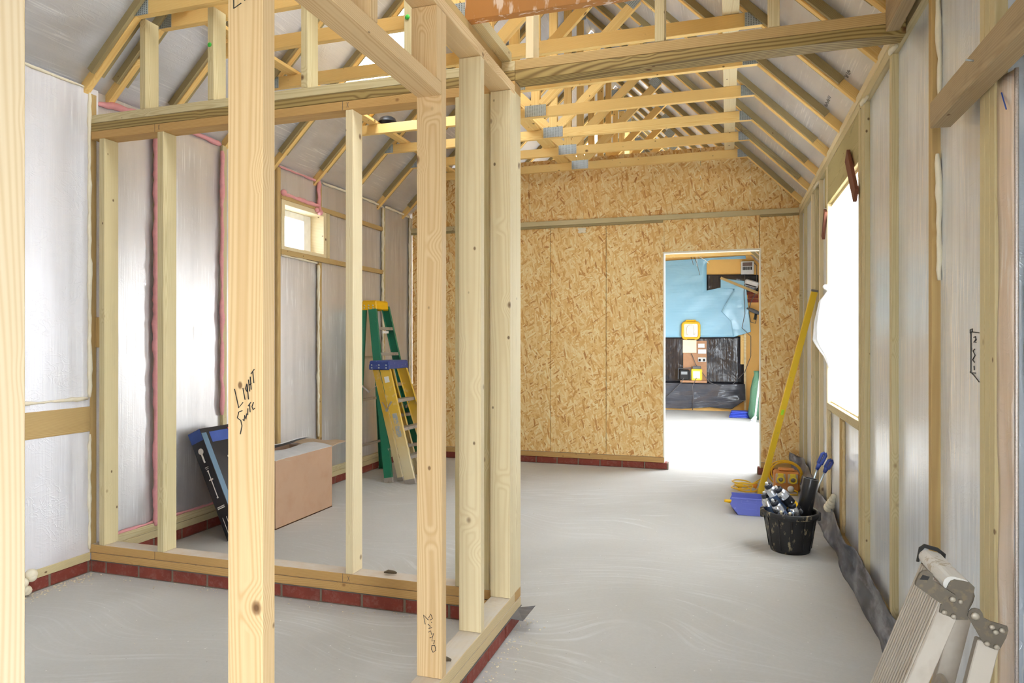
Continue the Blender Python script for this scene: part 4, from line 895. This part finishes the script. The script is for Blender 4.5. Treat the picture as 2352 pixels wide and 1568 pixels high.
SILV = flat('silver_can', lin(206, 212, 222), .22, .85, .1, 10); CANB = flat('can_blue_print', lin(96, 120, 158), .35, .3); NAVY = flat('navy_collar', (0.012, 0.016, 0.03, 1), .35); NOZ = flat('white_nozzle', lin(230, 230, 228), .45)
cans = (((.232, 4.43, .385), (.12, .03, -.2), 'upper left foam can with a white nozzle sticking out of the bucket'), ((.284, 4.40, .372), (.17, .05, -.2), 'foam can with a black and yellow label lying across the bucket'), ((.262, 4.36, .300), (.12, .05, -.2), 'foam can with a black collar low at the left of the bucket'),
        ((.218, 4.47, .318), (.07, .0, -.2), 'foam can leaning on the left rim of the bucket'), ((.366, 4.40, .285), (.05, .05, -.2), 'foam can standing against the black pipe in the bucket'), ((.303, 4.31, .242), (.03, .06, -.2), 'foam can with cream nozzle at the front rim of the bucket'), ((.350, 4.30, .240), (.0, .07, -.2), 'foam can with broad cream nozzle next to the front rim centre'))
for k, (tp, dr, lab) in enumerate(cans):
    c = thing('foam_can', lab, 'can', tp, 'foam cans in the bucket'); M = aim(tp, (-dr[0], -dr[1], -dr[2])); H = .205 if tp[2] > .29 else .16
    lathe('can_body', [(0, -H), (.030, -H), (.0325, -H + .004), (.0325, -.045), (.030, -.040), (.027, -.030), (.017, -.020), (.015, -.018), (0, -.018)], SILV, c, M)
    lathe('print_band', [(.0328, -H + .03), (.0328, -.075)], CANB if k != 1 else BLK, c, M)
    lathe('collar', [(.022, -.030), (.024, -.020), (.023, -.006), (.019, -.002), (.014, -.003), (.012, -.012)], NAVY, c, M, 18)
    lathe('nozzle', [(.007, -.018), (.007, .003), (.009, .005), (.008, .012), (.005, .015), (0, .015)], NOZ if k < 5 else CREAM, c, M, 14)
    if k == 1:
        e = mk('label_stripe', (lambda b: (add_lathe(b, [(.0331, -.150), (.0331, -.125)], 24), b)[1])(bmesh.new()), CAPY, c, M, True)
p0, p1 = Vector((.408, 4.465, .03)), Vector((.484, 4.485, .424)); M = aim(p0, p1 - p0); L = (p1 - p0).length
o = lathe('drain_pipe', [(.0395, .004), (.043, 0), (.043, L - .002), (.0425, L), (.0395, L), (.0395, .004)], dirt_or_glint('black_pipe_plastic', (0.024, 0.024, 0.027, 1), lin(150, 146, 138), .28, 0, .5, 24, .64, .70, (1, 1, .3)), None, M, 32); lathe('bore', [(.0392, .004), (.0392, L - .003)], flat('pipe_bore_shade', (0.004, 0.004, 0.004, 1), .8), o, M, 32); lathe('rim', [(.0432, L - .003), (.0432, L + .0005), (.0395, L + .0005)], flat('pipe_rim_glint', lin(98, 100, 104), .4), o, M, 32); tag(o, 'scuffed black plastic pipe standing in the bucket', 'pipe')  # bore painted blacker for the shade inside, rim painted paler as its highlight
HB = flat('blue_handle', lin(48, 70, 150), .4)
for (a, b, c), lab in ((((.573, 4.585, .567), (.525, 4.57, .464), (.452, 4.50, .25)), 'blue handled tool in the bucket, the farther one from the right wall'), (((.610, 4.585, .527), (.567, 4.57, .449), (.470, 4.51, .23)), 'blue handled tool in the bucket, with bare steel shaft by the pipe')):
    a, b, c = map(Vector, (a, b, c)); t = thing('hand_tool', lab, 'tool', c, 'blue handled tools'); d_ = (a - b).normalized()
    bm = bmesh.new(); s = d_.cross(Vector((0, 1, 0))).normalized()
    # loop shaped grip end
    add_tube(bm, [b, b.lerp(a, .35)], [.010, .015], 10)
    q = b.lerp(a, .38); e = a
    for sg in (-1, 1): add_tube(bm, [b.lerp(a, .33), q + s * sg * .010, e + s * sg * .011 - d_ * .012, e], [.010, .010, .010, .010], 8)
    add_box(bm, -.0005, .0005, -.0005, .0005, 0, .001, 0, Matrix.Translation(b))
    mk('handle', bm, HB, t, None, True); tube('shaft', [b + d_ * .01, c], .006, GALV, t)

# ------------------------------------------------------------------ folding aluminium work platform at the right front
t = thing('work_platform', 'dusty aluminium folding work platform with steel hinges at the lower right corner', 'work platform', (.36, 1.83, 0))
PLATE = dirt_or_glint('dirty_steel_plate', lin(112, 104, 92), lin(150, 132, 106), .5, .45, .5, 60, .54, .66); ALD = dirt_or_glint('dusty_aluminium', lin(206, 198, 186), lin(160, 144, 124), .5, .3, .5, 9, .50, .7, (.6, 1, 1)); ALW = dirt_or_glint('white_worn_bar', lin(232, 230, 224), lin(176, 160, 132), .45, .1, .7, 26, .60, .66)
yN, yF = 1.735, 1.93
def face_n(p0, p1, lead):
    """frame of an inclined member: x up along it, z = normal on its leading side"""
    x = (Vector(p1) - Vector(p0)).normalized(); z = Vector((lead * x.z, 0, -lead * x.x)); y = z.cross(x); return x, y, z
def member(name, p0, p1, wy, th, y0, lead, mat, parent, grooves=0, hollow=False):
    """box from p0 to p1 (x,z of its leading near edge), wy wide in Y from y0, th thick behind the leading face"""
    A, B = Vector((p0[0], 0, p0[1])), Vector((p1[0], 0, p1[1])); L = (B - A).length; x, y, z = face_n(A, B, lead)
    bm = bmesh.new(); sg = 1 if y.y > 0 else -1
    ya, yb = (0, wy) if sg > 0 else (-wy, 0)
    add_box(bm, 0, L, ya, yb, -th, 0, .002)
    for k in range(grooves): add_box(bm, .0, L, ya + (k + .2) * wy / grooves, ya + (k + .75) * wy / grooves, 0, .0035, .0008)
    M = Matrix((x, y, z)).transposed().to_4x4(); M.translation = A + Vector((0, y0, 0)); return mk(name, bm, mat, parent, M)
member('deck', (.212, .004), (.462, .698), yF - yN, .006, yN, -1, ALD, t, 13)
dk = member('side_rail', (.214, .004), (.464, .698), .022, .040, yN, -1, ALD, t); member('side_rail', (.214, .004), (.464, .698), .022, .040, yF - .022, -1, ALD, t)
for yy in (yN, yF - .022): member('leg', (.395, .004), (.524, .598), .022, .043, yy, -1, ALD, t)
def cross(name, c, w, th, ya, yb, tilt, mat):
    u = Vector((math.cos(tilt), math.sin(tilt))); v = Vector((-math.sin(tilt), math.cos(tilt))); n = 8; P = []
    for k in range(n + 1): a_ = math.pi * k / n; P.append((w / 2 - th / 2 + th / 2 * math.sin(a_), th / 2 * math.cos(a_)))
    P += [(-p, -q_) for p, q_ in P]
    return prism(name, [(c[0] + u.x * p + v.x * q_, c[1] + u.y * p + v.y * q_) for p, q_ in P], ya, yb, mat, t)
cross('top_bar', (.484, .712), .056, .036, yN - .004, yF + .004, math.radians(-12), ALW)
cross('leg_brace', (.495, .42), .040, .020, yN + .022, yF - .022, math.radians(75), ALD); cross('leg_brace', (.43, .12), .040, .020, yN + .022, yF - .022, math.radians(75), ALD)
prism('end_trim', [(.452, .700), (.458, .735), (.470, .745), (.500, .738), (.516, .725), (.514, .705), (.508, .705), (.506, .722), (.496, .730), (.470, .736), (.462, .726), (.458, .700)], yF + .004, yF + .010, RUBBER, t)
HP = [(.463, .706), (.468, .719), (.478, .725), (.504, .722), (.515, .712), (.511, .683), (.506, .671), (.503, .656), (.505, .641), (.482, .638), (.449, .650), (.451, .667), (.459, .671)]
H2 = [(.502, .650), (.504, .660), (.510, .667), (.517, .669), (.525, .667), (.530, .660), (.532, .650), (.545, .644), (.576, .637), (.578, .628), (.574, .612), (.562, .585), (.552, .584), (.535, .590), (.525, .607), (.508, .639)]
LV = [(.401, .716), (.409, .735), (.415, .741), (.423, .743), (.434, .736), (.434, .723), (.478, .694), (.483, .686), (.482, .676), (.475, .669), (.466, .666), (.458, .667), (.400, .708)]
k1 = prism('hinge_plate', HP, yN - .006, yN - .002, PLATE, t); k2 = prism('hinge_plate', H2, yN - .010, yN - .0065, PLATE, t); k3 = prism('latch_lever', LV, yN - .014, yN - .0065, PLATE, t)
prism('hinge_plate', HP, yF + .002, yF + .0035, PLATE, t); prism('hinge_plate', H2, yF + .004, yF + .0075, PLATE, t)
prism('latch_slot', [(.408, .722), (.414, .733), (.428, .730), (.424, .722)], yN - .0145, yN - .0139, RUBBER, k3)
prism('fold_plate', [(.466, .708), (.470, .722), (.478, .7265), (.505, .7235), (.5165, .713), (.512, .688), (.505, .700), (.480, .706)], yN - .0065, yN + .03, PLATE, t)
for pl, yy, L_ in ((k1, yN - .006, ((.489, .679, .0055), (.458, .652, .006), (.476, .645, .006))), (k2, yN - .010, ((.516, .652, .0095), (.547, .632, .006), (.554, .622, .006), (.566, .627, .006), (.538, .595, .006), (.556, .590, .006))), (k3, yN - .014, ((.472, .685, .007),))):
    for q_ in L_: lathe('rivet', [(0, 0), (q_[2], 0), (q_[2] * .92, .003), (q_[2] * .5, .0045), (0, .005)], flat('dull_rivet', lin(176, 168, 154), .45, .5), pl, aim((q_[0], yy, q_[1]), (0, -1, 0)), 8 if q_[2] > .009 else 14)

# ------------------------------------------------------------------ room beyond the doorway
YF_ = 12.92
def sheet_poly(name, poly, y, mat, label, wob=.012):
    bm = bmesh.new(); vs = [bm.verts.new((a, y, b)) for a, b in poly]
    for tri in tessellate_polygon([[Vector((a, b, 0)) for a, b in poly]]): bm.faces.new([vs[i] for i in tri])
    for _ in range(4): bmesh.ops.subdivide_edges(bm, edges=bm.edges[:], cuts=1, use_grid_fill=True)
    bmesh.ops.triangulate(bm, faces=bm.faces[:])
    for v in bm.verts: v.co.y += wob * (nz(v.co.x * 3, v.co.z * 4, y) + .6 * nz(v.co.x * 8, v.co.z * 7, 2 * y)) - wob
    o = mk(name, bm, mat, None, None, True); md = o.modifiers.new('t', 'SOLIDIFY'); md.thickness = .002; return tag(o, label, 'plastic sheet', 'sheets on the far wall')
BLUEF = sheet('blue_film', lin(150, 200, 226), 0, .20, 0, 0, .5, 5.0); BLACKF = sheet('black_film', lin(44, 44, 50), 0, .13, 0, 2, .8, 6.0); DARKF = sheet('grey_black_film', lin(78, 80, 88), 0, .14, 0, 0, .8, 6.0)
sheet_poly('blue_sheet', [(-1.9, 1.33), (.111, 1.336), (.12, 2.2), (-.115, 2.23), (-.357, 2.18), (-.357, 2.66), (-.34, 2.71), (-.29, 2.735), (.23, 2.735), (.32, 2.735), (.31, 2.79), (-1.9, 2.72)], YF_ - .035, BLUEF, 'sky blue plastic sheet hung on the far room wall')
sheet_poly('blue_sheet', [(.06, 1.62), (.111, 1.336), (.40, 1.43), (.31, 2.33), (-.115, 2.40), (-.115, 2.22), (.125, 2.20), (-.10, 1.80)], YF_ - .07, BLUEF, 'folded over corner of blue sheet hanging beside the drill')
sheet_poly('black_sheet', [(-1.9, 1.36), (.283, 1.35), (.29, .49), (-1.9, .49)], YF_ - .012, BLACKF, 'shiny black plastic sheet below the blue sheet')
sheet_poly('black_sheet', [(-1.9, .50), (.30, .50), (.31, .22), (.08, .05), (-.3, .07), (-.8, .03), (-1.9, .05)], YF_ - .06, DARKF, 'grey black plastic skirt reaching the far room floor', .03)
sheet_poly('black_sheet', [(-.357, 2.15), (.53, 2.15), (.53, 2.44), (.25, 2.46), (-.357, 2.47)], YF_ - .008, BLACKF, 'dark strip of sheet under the bare apricot patch')
# mounting board with its fittings
PLY = flat('brown_board', lin(186, 140, 104), .7)
bd = box('mounting_board', -.768, -.357, YF_ - .05, YF_ - .03, .555, 1.27, PLY); tag(bd, 'brown board with sockets on the far room wall', 'board')
o = box('wood_shelf', -.815, -.349, YF_ - .16, YF_ - .03, .512, .552, PLY, None, .003); tag(o, 'small wood shelf under the far room socket board', 'shelf')
o = box('white_isolator', -.776, -.534, YF_ - .085, YF_ - .051, 1.05, 1.288, flat('off_white_card', lin(238, 226, 200), .6), None, .004); tag(o, 'cream box on the far room board below the work light', 'box')
for (x0, z0, x1, z1), lab in (((-.507, 1.145, -.39, 1.22), 'white socket box highest on the far room board'), ((-.507, 1.036, -.363, 1.117), 'white blank switch box in the middle of the far room board'), ((-.507, .887, -.363, .970), 'white double socket lowest on the far room board')):
    o = thing('socket', lab, 'socket', ((x0 + x1) / 2, YF_ - .05, z0), 'sockets on the far room board'); box('face_plate', x0, x1, YF_ - .082, YF_ - .051, z0, z1, flat('white_plastic', lin(226, 226, 224), .4), o, .004)
    if z0 < .9:
        for xx in (-.475, -.40): box('plug', xx - .018, xx + .018, YF_ - .11, YF_ - .083, .90, .945, RUBBER, o, .006)
t = thing('work_light', 'yellow framed portable work light on the far room wall', 'work light', (-.63, YF_ - .12, 1.295), None)
bm = bmesh.new(); 
def rr(x0, x1, z0, z1, r, n=5):
    P = []
    for cx, cz, a0 in ((x1 - r, z1 - r, 0), (x0 + r, z1 - r, 90), (x0 + r, z0 + r, 180), (x1 - r, z0 + r, 270)):
        for k in range(n + 1): a = math.radians(a0 + 90 * k / n); P.append((cx + r * math.cos(a), cz + r * math.sin(a)))
    return P
add_tube(bm, [(a, YF_ - .10, b) for a, b in rr(-.775, -.487, 1.315, 1.60, .05)], .026, 8, closed=True); add_tube(bm, [(-.735, YF_ - .10, 1.60), (-.71, YF_ - .10, 1.64), (-.555, YF_ - .10, 1.64), (-.53, YF_ - .10, 1.60)], .014, 8); mk('frame', bm, flat('work_light_yellow', lin(250, 190, 30), .4), t, None, True)
prism('lamp_face', rr(-.755, -.507, 1.335, 1.585, .03), YF_ - .11, YF_ - .06, flat('reflector', lin(226, 222, 214), .25, .4), t)
tube('lamp_tube', [(-.69, YF_ - .115, 1.38), (-.69, YF_ - .115, 1.52), (-.66, YF_ - .115, 1.55), (-.60, YF_ - .115, 1.55), (-.57, YF_ - .115, 1.52), (-.57, YF_ - .115, 1.38)], .014, flat('tube_white', lin(246, 244, 240), .3), t)
box('base', -.70, -.56, YF_ - .12, YF_ - .07, 1.292, 1.325, RUBBER, t, .006)
t = thing('site_radio', 'black site radio on the far room shelf', 'radio', (-.74, YF_ - .11, .552)); box('body', -.83, -.655, YF_ - .155, YF_ - .06, .5525, .75, RUBBER, t, .02); tube('carry_frame', [(-.85, YF_ - .13, .57), (-.85, YF_ - .13, .76), (-.64, YF_ - .13, .78), (-.64, YF_ - .13, .57)], .012, flat('grey_plastic', lin(96, 98, 102), .5), t); box('display', -.80, -.69, YF_ - .158, YF_ - .154, .66, .71, flat('display_grey', lin(160, 166, 170), .3), t)
t = thing('charger', 'yellow and white battery charger on the far room shelf', 'charger', (-.53, YF_ - .11, .552)); box('body', -.625, -.433, YF_ - .15, YF_ - .055, .5525, .76, flat('charger_yellow', lin(246, 222, 70), .4), t, .015); box('face', -.59, -.47, YF_ - .155, YF_ - .149, .59, .72, flat('white_plastic', lin(226, 226, 224), .4), t, .003); box('battery', -.60, -.455, YF_ - .14, YF_ - .07, .761, .812, flat('grey_plastic', lin(96, 98, 102), .5), t, .008)
t = thing('fuse_box', 'white open fuse box high on the far room wall', 'fuse box', (.34, YF_, 2.454)); box('case', .232, .452, YF_ - .08, YF_ - .001, 2.456, 2.686, flat('white_plastic', lin(226, 226, 224), .4), t, .006)
bm = bmesh.new(); add_box(bm, .26, .425, YF_ - .083, YF_ - .079, 2.60, 2.665); mk('wiring_window', bm, flat('dark_wiring', lin(112, 92, 84), .6, var=.5, scale=60), t)
for k in range(6): box('breaker', .262 + .027 * k, .284 + .027 * k, YF_ - .09, YF_ - .0795, 2.53, 2.585, RUBBER if k % 2 else flat('grey_plastic', lin(96, 98, 102), .5), t, .002)
o = board('loose_batten', (-.115, YF_ - .11, 2.40), (.515, YF_ - .10, 2.115), .02, .045, TANW, None, (0, 0, 1)); tag(o, 'loose wooden batten sloping down across the blue sheet corner', 'batten')
o = box('wall_post', .285, .322, YF_ - .05, YF_ - .002, .02, 2.14, WHITEW); tag(o, 'thin upright timber beside the black sheet edge on the far wall', 'post')
o = bx('short_batten', .225, .283, YF_ - .06, YF_ - .0515, .851, 1.378, AMBER); o.location.x -= .0; tag(o, 'short yellow upright batten over the black sheet', 'batten')
o = thing('brick_patch', 'patch of exposed red brick in the far room wall', 'brickwork', (.43, YF_, 1.95)); 
for k in range(3): box('brick', .335 + (.02 if k % 2 else 0), .53, YF_ - .012, YF_ - .001, 1.955 + .068 * k, 2.015 + .068 * k, BRICK, o, .003)
t = thing('wall_heater', 'white rounded wall heater tilted beside the fuse box', 'heater', (.41, YF_, 2.2)); Mh = Matrix.Translation((.412, YF_ - .075, 2.285)) @ Matrix.Rotation(math.radians(18), 4, 'Y'); box('cover', -.12, .12, -.05, .06, -.055, .055, flat('white_plastic', lin(226, 226, 224), .4), t, .02, Mh); box('grille', -.10, .10, -.053, -.049, -.05, -.03, RUBBER, t, 0, Mh)
t = thing('hanging_drill', 'dark power drill hanging with its cable on the far room wall', 'drill', (.45, YF_ - .08, 1.72)); Md = Matrix.Translation((.44, YF_ - .09, 1.80)) @ Matrix.Rotation(math.radians(25), 4, 'Y')
bm = bmesh.new(); add_tube(bm, [(-.12, 0, 0), (-.08, 0, 0), (-.06, 0, 0), (.06, 0, 0), (.11, 0, 0)], [.012, .018, .034, .036, .026], 12); mk('motor', bm, flat('grey_plastic', lin(96, 98, 102), .5), t, Md, True); bm = bmesh.new(); add_tube(bm, [(.06, 0, -.02), (.075, 0, -.08), (.085, 0, -.13)], [.022, .020, .024], 10); mk('grip', bm, RUBBER, t, Md, True)
GC = flat('grey_cable', lin(104, 100, 100), .5)
for pts, lab in (([(.30, YF_ - .10, 2.45), (.285, YF_ - .11, 2.1), (.30, YF_ - .11, 1.75), (.25, YF_ - .1, 1.5), (.40, YF_ - .08, 1.35), (.40, YF_ - .07, 1.0), (.30, YF_ - .07, .72), (.10, YF_ - .08, .50), (-.10, YF_ - .09, .44), (-.30, YF_ - .10, .52), (-.42, YF_ - .11, .68), (-.55, YF_ - .10, .85), (-.62, YF_ - .09, 1.04)], 'grey cable looping from the fuse box round to the socket board'),
                 ([(.453, YF_ - .06, 2.66), (.50, YF_ - .07, 2.6), (.50, YF_ - .06, 2.4), (.47, YF_ - .06, 2.1), (.40, YF_ - .06, 1.95), (.36, YF_ - .06, 1.8), (.40, YF_ - .07, 1.6), (.48, YF_ - .08, 1.58), (.50, YF_ - .08, 1.7)], 'dark cable dropping from the fuse box to the drill'),
                 ([(-.53, YF_ - .16, .60), (-.60, YF_ - .165, .45), (-.58, YF_ - .15, .25), (-.60, YF_ - .13, .02)], 'thin cable hanging straight below the charger'),
                 ([(-.75, YF_ - .16, .60), (-.80, YF_ - .165, .50), (-.95, YF_ - .15, .35), (-1.12, YF_ - .14, .2)], 'thin cable trailing left below the site radio')):
    o = tube('cable', pts, .006, GC, None, 6); tag(o, lab, 'cable', 'cables on the far wall')
for k, (x, dx, dz) in enumerate(((-.60, .04, -.12), (-.55, .10, -.3), (-.50, .0, -.14), (-.46, .16, -.10))):
    o = tube('ceiling_wire', [(x, 12.2, 2.72), (x + dx * .5, 12.2, 2.70 + dz * .3), (x + dx, 12.2, 2.70 + dz)], .005, NOZ if k >= 2 else GC, None, 6); tag(o, ('short grey wire end leftmost under the door head', 'long grey wire hanging lowest under the door head', 'white cable end hanging straight under the door head', 'white cable curling away under the door head')[k], 'wire', 'wires under the door head')
o = bx('ceiling_joist', -3.3, .64, 12.18, 12.22, 2.722, 2.80, AMBER); tag(o, 'joist with hanging wires above the far doorway view', 'joist')
# green sack, blue tarpaulin, broom
bm = bmesh.new(); add_lathe(bm, [(0, .0), (.13, .0), (.16, .08), (.15, .3), (.12, .5), (.07, .66), (.045, .72), (.06, .78), (0, .76)], 20)
for v in bm.verts: v.co.x *= .8 + .12 * nz(v.co.z * 5, v.co.y * 6); v.co.y *= .9 + .15 * nz(v.co.z * 4, v.co.x * 7, 3)
o = mk('green_sack', bm, sheet('green_sack_plastic', lin(88, 132, 104), 0, .35, 0, 2, .8), None, Matrix.Translation((.455, 11.75, 0)), True); tag(o, 'green plastic sack standing by the far room doorside', 'sack')
def tarp(u, v):
    x = .03 + .36 * u; yy = 11.78 + .30 * v; return (x, yy, .03 + .10 * math.sin(math.pi * min(max(v, .02), .98)) * (.5 + .5 * math.sin(math.pi * min(max(u, .03), .97))) + .015 * nz(u * 9, v * 9))
bm = bmesh.new()
for k, z in enumerate((0.004, .03, .056, .082)):
    add_box(bm, .03 + .01 * k, .39 - .012 * k, 11.80, 12.08, z, z + .024, .010)
o = mk('tarpaulin', bm, flat('blue_tarp', lin(58, 80, 190), .45, var=.3, scale=14), None, None, True); tag(o, 'folded blue tarpaulin on the far room floor', 'tarpaulin')
t = thing('broom', 'white broom with pale blue bristles leaning in the far room', 'broom', (.33, 10.55, 0))
tube('handle', [(.385, 10.52, .15), (.52, 10.75, 1.25)], .012, NOZ, t, 10); bm = bmesh.new(); add_tube(bm, [(.36, 10.5, .10), (.395, 10.53, .17)], [.05, .022], 12, flat_=.5); mk('head', bm, NOZ, t, None, True)
bm = bmesh.new(); R = random.Random(3)
for k in range(60):
    a, b = R.uniform(-1, 1), R.uniform(-1, 1); add_tube(bm, [(.362 + a * .035, 10.50 + b * .02, .10), (.318 + a * .085, 10.47 + b * .04, .004)], .003, 4)
o = mk('bristles', bm, flat('pale_blue_bristle', lin(176, 206, 226), .6), t); o['kind'] = 'stuff'

# ------------------------------------------------------------------ small debris
bm = bmesh.new(); R = random.Random(11)
def crumb(x, y, r): bmesh.ops.create_icosphere(bm, subdivisions=1, radius=r, matrix=Matrix.Translation((x, y, r * .35)) @ Matrix.Rotation(R.uniform(0, 6), 4, 'Z') @ Matrix.Diagonal((1, R.uniform(.5, 1), R.uniform(.3, .7), 1)))
for k in range(260): crumb(-3.29 + abs(R.gauss(0, .05)), R.uniform(2.0, 2.84), R.uniform(.002, .007))
for k in range(120): crumb(R.uniform(-3.25, -1.0), 2.845 - abs(R.gauss(0, .04)), R.uniform(.0015, .005))
for k in range(160): crumb(-.875 + abs(R.gauss(0, .05)), R.uniform(1.9, 2.98), R.uniform(.0015, .006))
for k in range(90): crumb(R.uniform(-2.8, .55), R.uniform(1.4, 2.8) if k % 2 else R.uniform(3, 6), R.uniform(.0012, .0035))
o = mk('plaster_crumbs', bm, flat('crumb', lin(226, 216, 192), .9)); o['kind'] = 'stuff'; tag(o, 'pale foam and plaster crumbs scattered on the floor', 'debris')
for (x, y, z), lab in (((-1.52, 2.90, .152), 'dark bent offcut on the partition sole plate right of the lone stud'), ((-.935, 2.16, .152), 'curled leaf like scrap on the near end of the door gap sole plate')):
    o = tube('scrap', [(x - .03, y, z + .008), (x - .01, y + .006, z + .012), (x + .02, y, z + .014), (x + .035, y + .004, z + .01)], [.003, .009, .008, .004], flat('scrap_brown', lin(96, 84, 66), .8), None, 7); tag(o, lab, 'scrap', 'scraps on the plates')
